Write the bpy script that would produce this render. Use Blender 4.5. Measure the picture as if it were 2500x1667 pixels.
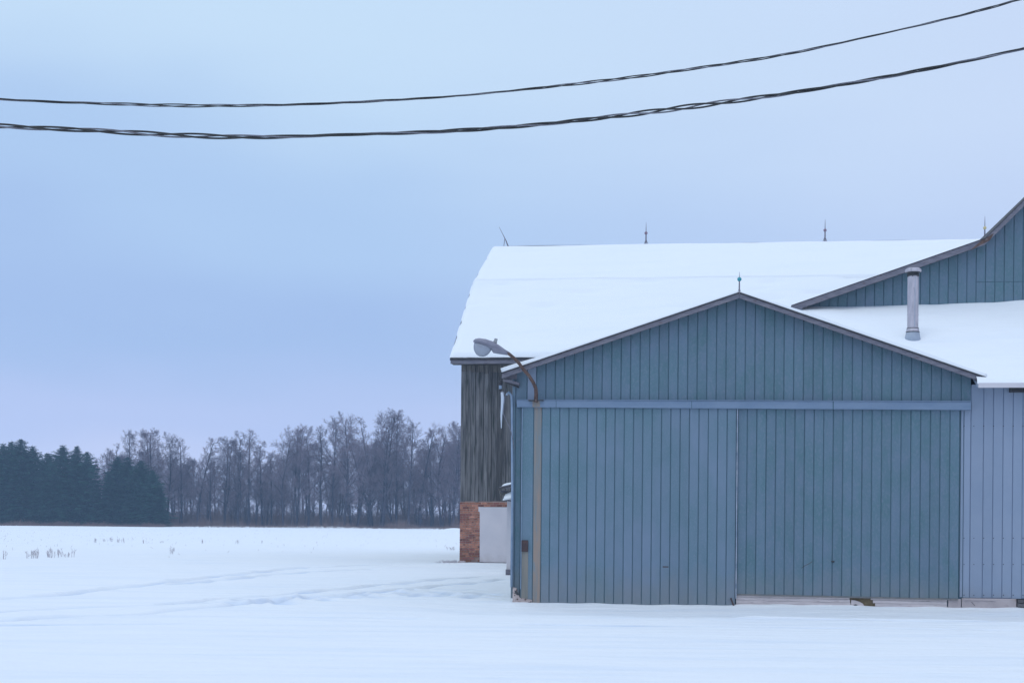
import bpy, math, random
import numpy as np
from mathutils import Vector, Matrix
from mathutils import noise as mnoise

for o in list(bpy.data.objects):
    bpy.data.objects.remove(o)
SC = bpy.context.scene
COL = SC.collection

# ------------------------------------------------------------------ camera
F = 3472.0          # focal length in photograph pixels (50 mm on 36 mm, 2500 px wide)
H0 = 1271.0         # row of the horizon at the middle of the picture
CAMZ = 1.7
ROLL = math.radians(0.5)
cam_d = bpy.data.cameras.new('camera')
cam = bpy.data.objects.new('camera', cam_d)
COL.objects.link(cam)
cam_d.sensor_width = 36.0
cam_d.sensor_fit = 'HORIZONTAL'
cam_d.lens = F / 2500.0 * 36.0
cam_d.shift_y = (H0 - 833.5) / 2500.0
cam_d.clip_start = 0.1
cam_d.clip_end = 6000.0
c_, s_ = math.cos(ROLL), math.sin(ROLL)
CR = Vector((c_, 0, s_)); CU = Vector((-s_, 0, c_)); CB = Vector((0, -1, 0))
cam.matrix_world = Matrix(((CR.x, CU.x, CB.x, 0), (CR.y, CU.y, CB.y, 0), (CR.z, CU.z, CB.z, CAMZ), (0, 0, 0, 1)))
SC.camera = cam

# ------------------------------------------------------------------ sky, sun, exposure
SUN_EL = math.radians(64); SUN_AZ = math.radians(215)     # soft light from behind and left of the camera
world = bpy.data.worlds.new('World'); SC.world = world; world.use_nodes = True
nt = world.node_tree; nt.nodes.clear()
N = nt.nodes.new; L = nt.links.new
out = N('ShaderNodeOutputWorld')
sky = N('ShaderNodeTexSky'); sky.sky_type = 'NISHITA'; sky.sun_disc = False
sky.sun_elevation = SUN_EL; sky.sun_rotation = SUN_AZ
bg1 = N('ShaderNodeBackground'); bg1.inputs['Strength'].default_value = 0.07
L(sky.outputs[0], bg1.inputs['Color'])
tc = N('ShaderNodeTexCoord')
sep = N('ShaderNodeSeparateXYZ'); L(tc.outputs['Generated'], sep.inputs[0])
warp = N('ShaderNodeTexNoise'); warp.inputs['Scale'].default_value = 2.2; warp.inputs['Detail'].default_value = 3
mp = N('ShaderNodeMapping'); mp.inputs['Scale'].default_value = (1, 1, 3.5)
L(tc.outputs['Generated'], mp.inputs[0]); L(mp.outputs[0], warp.inputs['Vector'])
wm = N('ShaderNodeMath'); wm.operation = 'MULTIPLY_ADD'; wm.inputs[1].default_value = 0.17; wm.inputs[2].default_value = -0.085
L(warp.outputs['Fac'], wm.inputs[0])
xm = N('ShaderNodeMath'); xm.operation = 'MULTIPLY_ADD'; xm.inputs[1].default_value = 0.09
L(sep.outputs['X'], xm.inputs[0]); L(wm.outputs[0], xm.inputs[2])
zz = N('ShaderNodeMath'); zz.operation = 'ADD'; L(sep.outputs['Z'], zz.inputs[0]); L(xm.outputs[0], zz.inputs[1])
zr = N('ShaderNodeMath'); zr.operation = 'MAXIMUM'; zr.inputs[1].default_value = 0.0
L(sep.outputs['Z'], zr.inputs[0])
# overcast veil: lilac at the horizon, a deeper blue band above it, paler and brighter towards the zenith
ramp = N('ShaderNodeValToRGB')
stops = [(0.00, (0.63, 0.69, 0.97)), (0.045, (0.52, 0.625, 0.95)), (0.12, (0.40, 0.560, 0.885)), (0.20, (0.46, 0.645, 0.94)),
         (0.32, (0.62, 0.81, 1.02)), (0.60, (0.77, 0.95, 1.19)), (1.0, (0.94, 1.12, 1.34))]
cr = ramp.color_ramp
while len(cr.elements) > 1: cr.elements.remove(cr.elements[-1])
cr.elements[0].position = stops[0][0]; cr.elements[0].color = (*stops[0][1], 1)
for p, c in stops[1:]:
    e = cr.elements.new(p); e.color = (*c, 1)
cr.interpolation = 'EASE'
L(zz.outputs[0], ramp.inputs[0])
# the veil is thinner and a touch pinker on the right
pk = N('ShaderNodeMapRange'); pk.inputs['From Min'].default_value = -0.1; pk.inputs['From Max'].default_value = 0.5
pk.inputs['To Min'].default_value = 0.0; pk.inputs['To Max'].default_value = 0.75
L(sep.outputs['X'], pk.inputs[0])
mx = N('ShaderNodeMix'); mx.data_type = 'RGBA'; mx.inputs['B'].default_value = (0.66, 0.74, 1.0, 1)
L(pk.outputs[0], mx.inputs['Factor']); L(ramp.outputs[0], mx.inputs['A'])
bg2 = N('ShaderNodeBackground'); bg2.inputs['Strength'].default_value = 1.0
L(mx.outputs['Result'], bg2.inputs['Color'])
ms = N('ShaderNodeMixShader'); ms.inputs[0].default_value = 0.9
L(bg1.outputs[0], ms.inputs[1]); L(bg2.outputs[0], ms.inputs[2]); L(ms.outputs[0], out.inputs['Surface'])

sun_d = bpy.data.lights.new('sun', 'SUN'); sun_d.energy = 0.5; sun_d.angle = math.radians(30); sun_d.color = (1.0, 0.99, 0.98)
sun = bpy.data.objects.new('sun', sun_d); COL.objects.link(sun)
# direction towards the sun
sd = Vector((-math.sin(math.radians(35)) * math.cos(SUN_EL), -math.cos(math.radians(35)) * math.cos(SUN_EL), math.sin(SUN_EL)))
sun.rotation_euler = sd.to_track_quat('Z', 'Y').to_euler()
sun.location = (-20, -20, 40)

SC.view_settings.view_transform = 'Standard'; SC.view_settings.look = 'None'
SC.view_settings.gamma = 1.0; SC.view_settings.exposure = 0.0; SC.view_settings.use_curve_mapping = False
SC.render.engine = 'CYCLES'
SC.cycles.max_bounces = 6; SC.cycles.volume_bounces = 1

# ------------------------------------------------------------------ measuring helpers
YAW = math.radians(7.0)     # the buildings stand turned 7 degrees from the picture plane
U = Vector((math.cos(YAW), -math.sin(YAW), 0)); V = Vector((math.sin(YAW), math.cos(YAW), 0))
CP = Vector((0, 0, CAMZ))
def ray(px, py):
    return (CR * ((px - 1250.0) / F) + CU * ((H0 - py) / F) - CB)
class Frame:
    def __init__(s, o): s.o = Vector(o)
    def _l(s, p):
        d = p - s.o; return Vector((d.dot(U), d.dot(V), d.z))
    def at_t(s, px, py, t=0.0):      # point of the upright plane t metres behind the front
        d = ray(px, py); k = (t - (CP - s.o).dot(V)) / d.dot(V); return s._l(CP + d * k)
    def at_s(s, px, py, q=0.0):      # point of the upright plane across the front
        d = ray(px, py); k = (q - (CP - s.o).dot(U)) / d.dot(U); return s._l(CP + d * k)
    def w(s, l): return s.o + U * l[0] + V * l[1] + Vector((0, 0, l[2]))
def ground(px, py):
    d = ray(px, py); k = -CAMZ / d.z; return CP + d * k
def at_y(px, py, y):
    d = ray(px, py); return CP + d * (y / d.y)

SH = Frame((0.03, 30.4, 0)); BA = Frame(ground(1122, 1378))
R = random.Random(7)

# ------------------------------------------------------------------ object helpers
class MB:
    def __init__(s): s.v = []; s.f = []; s.smooth = False
    def add(s, vs, fs):
        n = len(s.v); s.v += [tuple(v) for v in vs]; s.f += [tuple(i + n for i in f) for f in fs]; return s
    def box(s, x0, x1, y0, y1, z0, z1):
        vs = [(x0,y0,z0),(x1,y0,z0),(x1,y1,z0),(x0,y1,z0),(x0,y0,z1),(x1,y0,z1),(x1,y1,z1),(x0,y1,z1)]
        return s.add(vs, [(0,3,2,1),(4,5,6,7),(0,1,5,4),(1,2,6,5),(2,3,7,6),(3,0,4,7)])
    def prism(s, poly, y0, y1):       # poly in x,z extruded in y (y0 nearer the camera)
        n = len(poly)
        vs = [(p[0], y0, p[1]) for p in poly] + [(p[0], y1, p[1]) for p in poly]
        fs = [tuple(range(n)), tuple(range(2*n-1, n-1, -1))] + [(i, i+n, (i+1) % n + n, (i+1) % n) for i in range(n)]
        return s.add(vs, fs)
    def tube(s, pts, rads, n=8, cap=True):
        pts = [Vector(p) for p in pts]
        if not hasattr(rads, '__len__'): rads = [rads] * len(pts)
        vs = []; ref = None
        for i, p in enumerate(pts):
            a = pts[max(i-1, 0)]; b = pts[min(i+1, len(pts)-1)]; d = (b - a).normalized()
            if ref is None:
                ref = d.orthogonal().normalized()
            e1 = (ref - d * ref.dot(d)); e1 = e1.normalized() if e1.length > 1e-6 else d.orthogonal().normalized()
            ref = e1; e2 = d.cross(e1)
            for k in range(n):
                t = 2 * math.pi * k / n
                vs.append(p + e1 * (math.cos(t) * rads[i]) + e2 * (math.sin(t) * rads[i]))
        fs = []
        for i in range(len(pts) - 1):
            for k in range(n):
                a = i*n + k; b = i*n + (k+1) % n
                fs.append((a, b, b+n, a+n))
        if cap:
            fs.append(tuple(range(n-1, -1, -1))); fs.append(tuple(range((len(pts)-1)*n, len(pts)*n)))
        return s.add(vs, fs)
    def lathe(s, c, prof, n=16):      # prof = [(r, z)...] about the upright through c
        vs = []
        for r, z in prof:
            for k in range(n):
                t = 2*math.pi*k/n; vs.append((c[0] + r*math.cos(t), c[1] + r*math.sin(t), c[2] + z))
        fs = []
        for i in range(len(prof)-1):
            for k in range(n):
                a = i*n+k; b = i*n+(k+1) % n; fs.append((a, b, b+n, a+n))
        fs.append(tuple(range(n-1, -1, -1))); fs.append(tuple(range((len(prof)-1)*n, len(prof)*n)))
        return s.add(vs, fs)
    def mesh(s, name, m, smooth=False):
        me = bpy.data.meshes.new(name); me.from_pydata(s.v, [], s.f)
        if smooth: me.polygons.foreach_set('use_smooth', [True] * len(me.polygons))
        if m: me.materials.append(m)
        me.update(); return me
def link(name, me, parent=None):
    o = bpy.data.objects.new(name, me); COL.objects.link(o)
    if parent: o.parent = parent
    return o
def part(name, mb, m, parent=None, smooth=False, bevel=0.0):
    o = link(name, mb.mesh(name, m, smooth), parent)
    if bevel:
        b = o.modifiers.new('bevel', 'BEVEL'); b.width = bevel; b.segments = 2; b.limit_method = 'ANGLE'
    return o
def tag(o, label=None, cat=None, group=None, kind=None):
    if label: o['label'] = label
    if cat: o['category'] = cat
    if group: o['group'] = group
    if kind: o['kind'] = kind
    return o
def thing(name, label, cat, frame=None, loc=None, group=None):
    o = bpy.data.objects.new(name, None); COL.objects.link(o); o.empty_display_size = 0.3
    if frame is not None:
        o.location = frame.o if loc is None else frame.w(loc); o.rotation_euler = (0, 0, -YAW)
    elif loc is not None: o.location = loc
    return tag(o, label, cat, group)
def copy_tree(o, parent=None):
    c = o.copy(); COL.objects.link(c); c.parent = parent
    for ch in o.children: copy_tree(ch, c)
    return c

# ------------------------------------------------------------------ materials
def new_mat(name, rough=0.7, metal=0.0):
    m = bpy.data.materials.new(name); m.use_nodes = True
    b = m.node_tree.nodes['Principled BSDF']
    b.inputs['Roughness'].default_value = rough; b.inputs['Metallic'].default_value = metal
    return m, m.node_tree, b
def noise_mat(name, c1, c2, scale=4, rough=0.7, metal=0.0, stretch=(1, 1, 1), bump=0.0, bscale=40, rnd=0.0, detail=5,
              lo=0.35, hi=0.65, c3=None, s3=20, t3=(0.6, 0.75), dirt=None, spec=0.5, offs=13.0):
    m, t, b = new_mat(name, rough, metal); n = t.nodes.new; l = t.links.new
    b.inputs['Specular IOR Level'].default_value = spec
    g = n('ShaderNodeNewGeometry')
    mp = n('ShaderNodeMapping'); mp.inputs['Scale'].default_value = stretch; l(g.outputs['Position'], mp.inputs[0])
    oi = n('ShaderNodeObjectInfo')
    off = n('ShaderNodeVectorMath'); off.operation = 'SCALE'; off.inputs['Scale'].default_value = offs
    cb = n('ShaderNodeCombineXYZ')
    for k in range(3): l(oi.outputs['Random'], cb.inputs[k])
    l(cb.outputs[0], off.inputs[0])
    ad = n('ShaderNodeVectorMath'); ad.operation = 'ADD'; l(mp.outputs[0], ad.inputs[0])
    if rnd > 0: l(off.outputs[0], ad.inputs[1])
    tx = n('ShaderNodeTexNoise'); tx.inputs['Scale'].default_value = scale; tx.inputs['Detail'].default_value = detail
    tx.inputs['Roughness'].default_value = 0.6; l(ad.outputs[0], tx.inputs['Vector'])
    mr = n('ShaderNodeMapRange'); mr.inputs['From Min'].default_value = lo; mr.inputs['From Max'].default_value = hi
    l(tx.outputs['Fac'], mr.inputs[0])
    mx = n('ShaderNodeMix'); mx.data_type = 'RGBA'; mx.inputs['A'].default_value = (*c1, 1); mx.inputs['B'].default_value = (*c2, 1)
    l(mr.outputs[0], mx.inputs['Factor']); col = mx.outputs['Result']
    if c3:
        t3n = n('ShaderNodeTexNoise'); t3n.inputs['Scale'].default_value = s3; t3n.inputs['Detail'].default_value = 4
        l(ad.outputs[0], t3n.inputs['Vector'])
        m3 = n('ShaderNodeMapRange'); m3.inputs['From Min'].default_value = t3[0]; m3.inputs['From Max'].default_value = t3[1]
        l(t3n.outputs['Fac'], m3.inputs[0])
        x3 = n('ShaderNodeMix'); x3.data_type = 'RGBA'; x3.inputs['B'].default_value = (*c3, 1)
        l(m3.outputs[0], x3.inputs['Factor']); l(col, x3.inputs['A']); col = x3.outputs['Result']
    if dirt:           # grime kicked up from the ground: (colour, height, strength)
        sp = n('ShaderNodeSeparateXYZ'); l(g.outputs['Position'], sp.inputs[0])
        dn = n('ShaderNodeTexNoise'); dn.inputs['Scale'].default_value = 2.5; dn.inputs['Detail'].default_value = 5
        l(g.outputs['Position'], dn.inputs['Vector'])
        ma = n('ShaderNodeMath'); ma.operation = 'MULTIPLY_ADD'; ma.inputs[1].default_value = 0.9; ma.inputs[2].default_value = -0.45
        l(dn.outputs['Fac'], ma.inputs[0])
        sm = n('ShaderNodeMath'); sm.operation = 'ADD'; l(sp.outputs['Z'], sm.inputs[0]); l(ma.outputs[0], sm.inputs[1])
        md = n('ShaderNodeMapRange'); md.inputs['From Min'].default_value = 0.0; md.inputs['From Max'].default_value = dirt[1]
        md.inputs['To Min'].default_value = dirt[2]; md.inputs['To Max'].default_value = 0.0
        l(sm.outputs[0], md.inputs[0])
        xd = n('ShaderNodeMix'); xd.data_type = 'RGBA'; xd.inputs['B'].default_value = (*dirt[0], 1)
        l(md.outputs[0], xd.inputs['Factor']); l(col, xd.inputs['A']); col = xd.outputs['Result']
    if rnd > 0:
        hs = n('ShaderNodeHueSaturation'); mv = n('ShaderNodeMapRange')
        mv.inputs['To Min'].default_value = 1 - rnd; mv.inputs['To Max'].default_value = 1 + rnd
        l(oi.outputs['Random'], mv.inputs[0]); l(mv.outputs[0], hs.inputs['Value']); l(col, hs.inputs['Color']); col = hs.outputs[0]
    l(col, b.inputs['Base Color'])
    if bump:
        bn = n('ShaderNodeTexNoise'); bn.inputs['Scale'].default_value = bscale; bn.inputs['Detail'].default_value = 4
        l(ad.outputs[0], bn.inputs['Vector'])
        bp = n('ShaderNodeBump'); bp.inputs['Strength'].default_value = bump; bp.inputs['Distance'].default_value = 0.02
        l(bn.outputs['Fac'], bp.inputs['Height']); l(bp.outputs[0], b.inputs['Normal'])
    return m

GRIME = ((0.20, 0.21, 0.215), 0.8, 0.6)
M_teal = noise_mat('faded_teal_siding', (0.084, 0.166, 0.202), (0.120, 0.184, 0.250), 2.6, 0.62, c3=(0.16, 0.205, 0.27), s3=24, t3=(0.48, 0.95),
                   rnd=0.045, bump=0.15, bscale=30, dirt=GRIME, stretch=(1, 1, 0.6), offs=0.22)
M_teal_light = noise_mat('paler_teal_siding', (0.098, 0.182, 0.222), (0.158, 0.220, 0.300), 0.9, 0.6, c3=(0.16, 0.22, 0.29), s3=42, t3=(0.52, 0.8),
                   rnd=0.04, bump=0.15, bscale=30, dirt=GRIME, stretch=(1, 1, 0.6), offs=0.22)
M_rust_panel = noise_mat('rust_streaked_siding', (0.20, 0.215, 0.215), (0.31, 0.235, 0.19), 3.0, 0.75, stretch=(3, 3, 0.25), c3=(0.17, 0.24, 0.28), s3=9, t3=(0.55, 0.7))
M_lilac = noise_mat('pale_blue_siding', (0.230, 0.290, 0.385), (0.255, 0.31, 0.405), 1.5, 0.5, rnd=0.03, bump=0.08, bscale=20,
                    dirt=((0.24, 0.26, 0.28), 0.5, 0.5))
M_joint = noise_mat('siding_groove', (0.054, 0.112, 0.145), (0.064, 0.128, 0.162), 6, 0.8)
M_joint_l = noise_mat('pale_siding_groove', (0.135, 0.18, 0.27), (0.15, 0.195, 0.29), 6, 0.8)
M_rail = noise_mat('track_cover_metal', (0.145, 0.215, 0.315), (0.175, 0.245, 0.345), 2.0, 0.5, stretch=(1, 1, 4), c3=(0.21, 0.27, 0.33), s3=18, t3=(0.6, 0.75))
M_rake = noise_mat('weathered_rake_board', (0.13, 0.13, 0.165), (0.205, 0.195, 0.225), 3.0, 0.8, stretch=(1, 1, 6), bump=0.3, bscale=25, c3=(0.12, 0.08, 0.08), s3=7, t3=(0.62, 0.72))
M_dark = noise_mat('dark_roof_edge', (0.03, 0.032, 0.04), (0.055, 0.05, 0.055), 9, 0.8)
M_board = noise_mat('weathered_grey_boards', (0.068, 0.070, 0.076), (0.172, 0.168, 0.170), 3.5, 0.9, stretch=(3, 3, 0.22), bump=0.6, bscale=9, rnd=0.30,
                    c3=(0.035, 0.045, 0.04), s3=5, t3=(0.55, 0.72), spec=0.2)
M_board_top = noise_mat('sheltered_grey_boards', (0.10, 0.10, 0.10), (0.19, 0.175, 0.16), 3.5, 0.9, stretch=(5, 5, 0.5), bump=0.6, bscale=9, rnd=0.25, spec=0.2)
M_brick = noise_mat('red_brick', (0.40, 0.185, 0.125), (0.52, 0.25, 0.18), 8, 0.9, rnd=0.28, bump=0.5, bscale=40, c3=(0.20, 0.09, 0.075), s3=9, t3=(0.55, 0.7),
                    dirt=((0.16, 0.075, 0.045), 0.95, 0.6), spec=0.2)
M_brick_d = noise_mat('burnt_brick', (0.22, 0.10, 0.085), (0.30, 0.13, 0.11), 8, 0.9, rnd=0.25, bump=0.5, bscale=40, spec=0.2)
M_mortar = noise_mat('old_mortar', (0.38, 0.27, 0.235), (0.48, 0.35, 0.31), 10, 0.95, bump=0.5, bscale=40, dirt=((0.14, 0.09, 0.07), 0.9, 0.7))
M_white = noise_mat('white_painted_panel', (0.60, 0.57, 0.60), (0.66, 0.62, 0.64), 1.5, 0.6, dirt=((0.33, 0.28, 0.25), 0.45, 0.5))
M_white_b = noise_mat('peeling_white_boards', (0.52, 0.46, 0.46), (0.66, 0.58, 0.57), 2.0, 0.8, stretch=(1, 1, 12), bump=0.4, bscale=14, c3=(0.30, 0.24, 0.25), s3=6, t3=(0.6, 0.75))
M_conc = noise_mat('pinkish_concrete', (0.40, 0.345, 0.345), (0.48, 0.415, 0.41), 3.0, 0.9, bump=0.4, bscale=30, c3=(0.33, 0.27, 0.25), s3=5, t3=(0.6, 0.75))
M_tan = noise_mat('rotten_brown_sheathing', (0.13, 0.095, 0.05), (0.20, 0.15, 0.085), 9, 0.9, bump=0.4, bscale=30)
M_stone = noise_mat('dark_fieldstone', (0.07, 0.065, 0.07), (0.17, 0.16, 0.165), 7, 0.9, rnd=0.4, bump=0.6, bscale=20)
M_rust = noise_mat('rusty_pipe', (0.075, 0.045, 0.038), (0.15, 0.09, 0.07), 14, 0.8, metal=0.1, bump=0.3, bscale=60, c3=(0.22, 0.18, 0.17), s3=10, t3=(0.62, 0.72))
M_rustbox = noise_mat('rusty_dark_box', (0.05, 0.035, 0.04), (0.085, 0.05, 0.045), 10, 0.85)
M_lamp = noise_mat('grey_lamp_casting', (0.20, 0.20, 0.255), (0.25, 0.245, 0.30), 8, 0.5, metal=0.0)
M_galv = noise_mat('galvanised_pipe', (0.40, 0.38, 0.42), (0.54, 0.50, 0.54), 5, 0.42, metal=0.35, stretch=(2, 2, 0.5), c3=(0.30, 0.28, 0.32), s3=6, t3=(0.6, 0.75))
M_flash = noise_mat('grey_flashing', (0.30, 0.35, 0.43), (0.36, 0.41, 0.49), 6, 0.6)
M_soot = noise_mat('sooty_metal', (0.03, 0.035, 0.04), (0.07, 0.07, 0.075), 12, 0.7)
M_down = noise_mat('pale_blue_pipe', (0.20, 0.28, 0.39), (0.27, 0.35, 0.46), 4, 0.5)
M_black = noise_mat('black_cable_jacket', (0.012, 0.014, 0.016), (0.022, 0.024, 0.026), 20, 0.45)
M_neutral = noise_mat('bare_aluminium_wire', (0.13, 0.135, 0.16), (0.20, 0.20, 0.24), 30, 0.5, metal=0.2)
M_rodm = noise_mat('weathered_rod', (0.16, 0.15, 0.19), (0.22, 0.2, 0.23), 20, 0.6, metal=0.3)
M_ball_t = noise_mat('teal_glass_ball', (0.03, 0.25, 0.30), (0.04, 0.30, 0.35), 20, 0.2)
M_ball_p = noise_mat('purple_grey_ball', (0.22, 0.15, 0.20), (0.26, 0.18, 0.23), 20, 0.3)
M_ball_y = noise_mat('amber_ball', (0.55, 0.45, 0.20), (0.6, 0.5, 0.25), 20, 0.3)
M_bark = noise_mat('winter_bark', (0.038, 0.036, 0.050), (0.075, 0.066, 0.085), 0.7, 0.95, rnd=0.22, stretch=(1, 1, 0.3), spec=0.1)
M_twig = noise_mat('winter_twigs', (0.150, 0.122, 0.150), (0.235, 0.185, 0.212), 0.4, 0.95, rnd=0.2, spec=0.1)
M_brush = noise_mat('dry_underbrush', (0.13, 0.085, 0.080), (0.21, 0.15, 0.13), 0.15, 0.95, spec=0.1)
M_needle = noise_mat('spruce_needles', (0.005, 0.030, 0.024), (0.030, 0.085, 0.062), 0.9, 0.9, rnd=0.25, spec=0.2)
M_weed = noise_mat('dead_weed', (0.36, 0.32, 0.36), (0.46, 0.41, 0.44), 5, 0.9)
# lamp glass
M_glass, t_, b_ = new_mat('clouded_lamp_glass', 0.18); b_.inputs['Base Color'].default_value = (0.42, 0.45, 0.52, 1)
b_.inputs['Transmission Weight'].default_value = 0.35; b_.inputs['IOR'].default_value = 1.4
M_ice, t_, b_ = new_mat('icicle_ice', 0.25); b_.inputs['Base Color'].default_value = (0.78, 0.84, 0.92, 1)
b_.inputs['Transmission Weight'].default_value = 0.3; b_.inputs['IOR'].default_value = 1.31

def snow_mat(name, bs=0.35, packed=False):
    m, t, b = new_mat(name, 0.75); n = t.nodes.new; l = t.links.new
    b.inputs['Specular IOR Level'].default_value = 0.25
    g = n('ShaderNodeNewGeometry')
    t1 = n('ShaderNodeTexNoise'); t1.inputs['Scale'].default_value = 0.35; t1.inputs['Detail'].default_value = 4
    l(g.outputs['Position'], t1.inputs['Vector'])
    mx = n('ShaderNodeMix'); mx.data_type = 'RGBA'; mx.inputs['A'].default_value = (0.825, 0.86, 0.89, 1); mx.inputs['B'].default_value = (0.86, 0.885, 0.905, 1)
    l(t1.outputs['Fac'], mx.inputs['Factor']); col = mx.outputs['Result']
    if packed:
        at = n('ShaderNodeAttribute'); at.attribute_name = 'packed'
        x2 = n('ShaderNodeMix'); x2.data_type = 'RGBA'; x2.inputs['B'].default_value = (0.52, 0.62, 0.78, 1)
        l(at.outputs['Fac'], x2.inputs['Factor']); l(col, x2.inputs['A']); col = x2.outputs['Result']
    m9 = n('ShaderNodeMapping'); m9.inputs['Scale'].default_value = (0.22, 1.5, 1); m9.inputs['Rotation'].default_value = (0, 0, 0.1)
    l(g.outputs['Position'], m9.inputs[0])
    t9 = n('ShaderNodeTexNoise'); t9.inputs['Scale'].default_value = 1.0; t9.inputs['Detail'].default_value = 9; t9.inputs['Roughness'].default_value = 0.68
    l(m9.outputs[0], t9.inputs['Vector'])
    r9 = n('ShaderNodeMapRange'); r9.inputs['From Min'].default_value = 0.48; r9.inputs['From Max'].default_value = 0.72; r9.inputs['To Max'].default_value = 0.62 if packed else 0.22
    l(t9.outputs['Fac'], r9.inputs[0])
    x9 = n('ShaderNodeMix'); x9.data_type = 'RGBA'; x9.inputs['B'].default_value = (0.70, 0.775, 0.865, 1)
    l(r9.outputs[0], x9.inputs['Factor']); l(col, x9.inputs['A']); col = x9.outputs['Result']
    l(col, b.inputs['Base Color'])
    mp = n('ShaderNodeMapping'); mp.inputs['Scale'].default_value = (0.5, 1.6, 1); mp.inputs['Rotation'].default_value = (0, 0, 0.12)
    l(g.outputs['Position'], mp.inputs[0])
    t2 = n('ShaderNodeTexNoise'); t2.inputs['Scale'].default_value = 1.6; t2.inputs['Detail'].default_value = 8; t2.inputs['Roughness'].default_value = 0.62
    l(mp.outputs[0], t2.inputs['Vector'])
    bp = n('ShaderNodeBump'); bp.inputs['Strength'].default_value = bs; bp.inputs['Distance'].default_value = 0.12
    l(t2.outputs['Fac'], bp.inputs['Height']); l(bp.outputs[0], b.inputs['Normal'])
    return m
M_snow = snow_mat('roof_snow', 0.25)
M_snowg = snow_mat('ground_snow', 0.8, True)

# ------------------------------------------------------------------ the snowy ground
def axis(near0, near1, step, far0, far1, grow=1.22):
    a = list(np.arange(near0, near1, step)); d = step
    x = a[-1]
    while x < far1: d = min(d * grow, 60); x += d; a.append(x)
    d = step; x = near0; b = []
    while x > far0: d = min(d * grow, 60); x -= d; b.append(x)
    return np.array(b[::-1] + a)
gx = axis(-22.0, 15.0, 0.12, -800, 800); gy = axis(13.0, 70.0, 0.115, -40, 900, 1.08)
GX, GY = np.meshgrid(gx, gy)
rs = np.random.RandomState(3)
def waves(X, Y, n, lmin, lmax, amp, ax=1.0, ay=1.0):
    Z = np.zeros_like(X)
    for _ in range(n):
        lam = math.exp(rs.uniform(math.log(lmin), math.log(lmax))); th = rs.uniform(0, math.pi)
        k = 2*math.pi/lam
        Z += np.sin(k*(X*ax*math.cos(th) + Y*ay*math.sin(th)) + rs.uniform(0, 6.28)) * (lam/lmax)**0.8
    return Z * amp / math.sqrt(n)
near = np.clip((GY - 8) / 10, 0, 1)
GZ = waves(GX, GY, 14, 6, 30, 0.030, 0.5, 1.0) + waves(GX, GY, 26, 0.8, 5, 0.019, 0.35, 1.3)
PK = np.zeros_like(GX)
def polyd(pts):
    D = np.full(GX.shape, 1e9); T = np.zeros_like(GX); acc = 0
    for (x0, y0), (x1, y1) in zip(pts[:-1], pts[1:]):
        dx, dy = x1-x0, y1-y0; ll = dx*dx+dy*dy
        t = np.clip(((GX-x0)*dx + (GY-y0)*dy)/ll, 0, 1)
        d = np.hypot(GX-(x0+t*dx), GY-(y0+t*dy)); m = d < D
        D = np.where(m, d, D); T = np.where(m, acc + t*math.sqrt(ll), T); acc += math.sqrt(ll)
    return D, T
tracks = [
 ([(-300,1478),(0,1462),(210,1446),(398,1424),(608,1399),(735,1385),(885,1381),(1130,1379)], 0.26, 0.075),
 ([(409,1429),(531,1418),(652,1404),(746,1396),(912,1388)], 0.22, 0.06),
 ([(-300,1500),(0,1489),(221,1479),(387,1475),(553,1462),(746,1446),(940,1428),(1078,1413),(1216,1406)], 0.22, 0.075),
 ([(100,1508),(298,1498),(431,1485),(553,1476),(636,1471),(774,1457),(895,1446),(1050,1434),(1238,1413)], 0.22, 0.085),
 ([(-50,1517),(298,1499),(497,1501),(707,1504),(1000,1507)], 0.18, 0.045),
 ([(-200,1526),(80,1523),(240,1521),(420,1518)], 0.2, 0.04),
 ([(1150,1497),(1450,1500),(1800,1508),(2200,1515),(2700,1522)], 0.16, 0.05),
 ([(1300,1519),(1700,1527),(2100,1534),(2700,1540)], 0.14, 0.035),
]
for pts, w, dep in tracks:
    gp = [(g.x, g.y) for g in (ground(*p) for p in pts)]
    D, T = polyd(gp)
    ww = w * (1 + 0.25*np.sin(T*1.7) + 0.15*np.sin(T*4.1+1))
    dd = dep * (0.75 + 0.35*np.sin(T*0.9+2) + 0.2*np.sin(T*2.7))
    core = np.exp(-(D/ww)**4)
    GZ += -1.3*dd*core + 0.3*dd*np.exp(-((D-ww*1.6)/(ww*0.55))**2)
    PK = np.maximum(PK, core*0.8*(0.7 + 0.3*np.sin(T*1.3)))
# footprints and dents
for k in range(110):
    u = rs.rand()
    if k < 70: px = 560 + u*430; py = 1473 - u*26 + rs.uniform(-7, 7)
    elif k < 90: px = 980 + u*230; py = 1448 + rs.uniform(-10, 10)
    else: px = 1000 + u*200; py = 1452 + rs.uniform(-5, 6)
    g = ground(px, py); r = rs.uniform(0.14, 0.3)
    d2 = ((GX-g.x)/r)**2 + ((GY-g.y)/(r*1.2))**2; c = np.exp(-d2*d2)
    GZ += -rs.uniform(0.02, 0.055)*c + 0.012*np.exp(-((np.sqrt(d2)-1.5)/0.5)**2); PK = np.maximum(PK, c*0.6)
# a scoured shelf in front of the shed, ending in a low wind-packed lip four metres out
LS = (GX-SH.o.x)*U.x + (GY-SH.o.y)*U.y; LT = (GX-SH.o.x)*V.x + (GY-SH.o.y)*V.y
lip = 4.0 + 0.35*np.sin(LS*0.7) + 0.2*np.sin(LS*1.9+1)
inx = 1/(1+np.exp(-(LS+1.0)*1.6))
GZ += -0.16*inx*(1/(1+np.exp(-(LT+lip)*3.5)))*(LT < 6) + 0.05*inx*np.exp(-((LT+lip+0.35)/0.45)**2)
GZ += 0.17*inx*np.exp(-(np.clip(-LT, 0, 50)/0.9))*(LT < 6)*(1+0.05*np.sin(LS*1.3)+0.035*np.sin(LS*3.7+1)+0.03*np.sin(LS*8.1))
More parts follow.
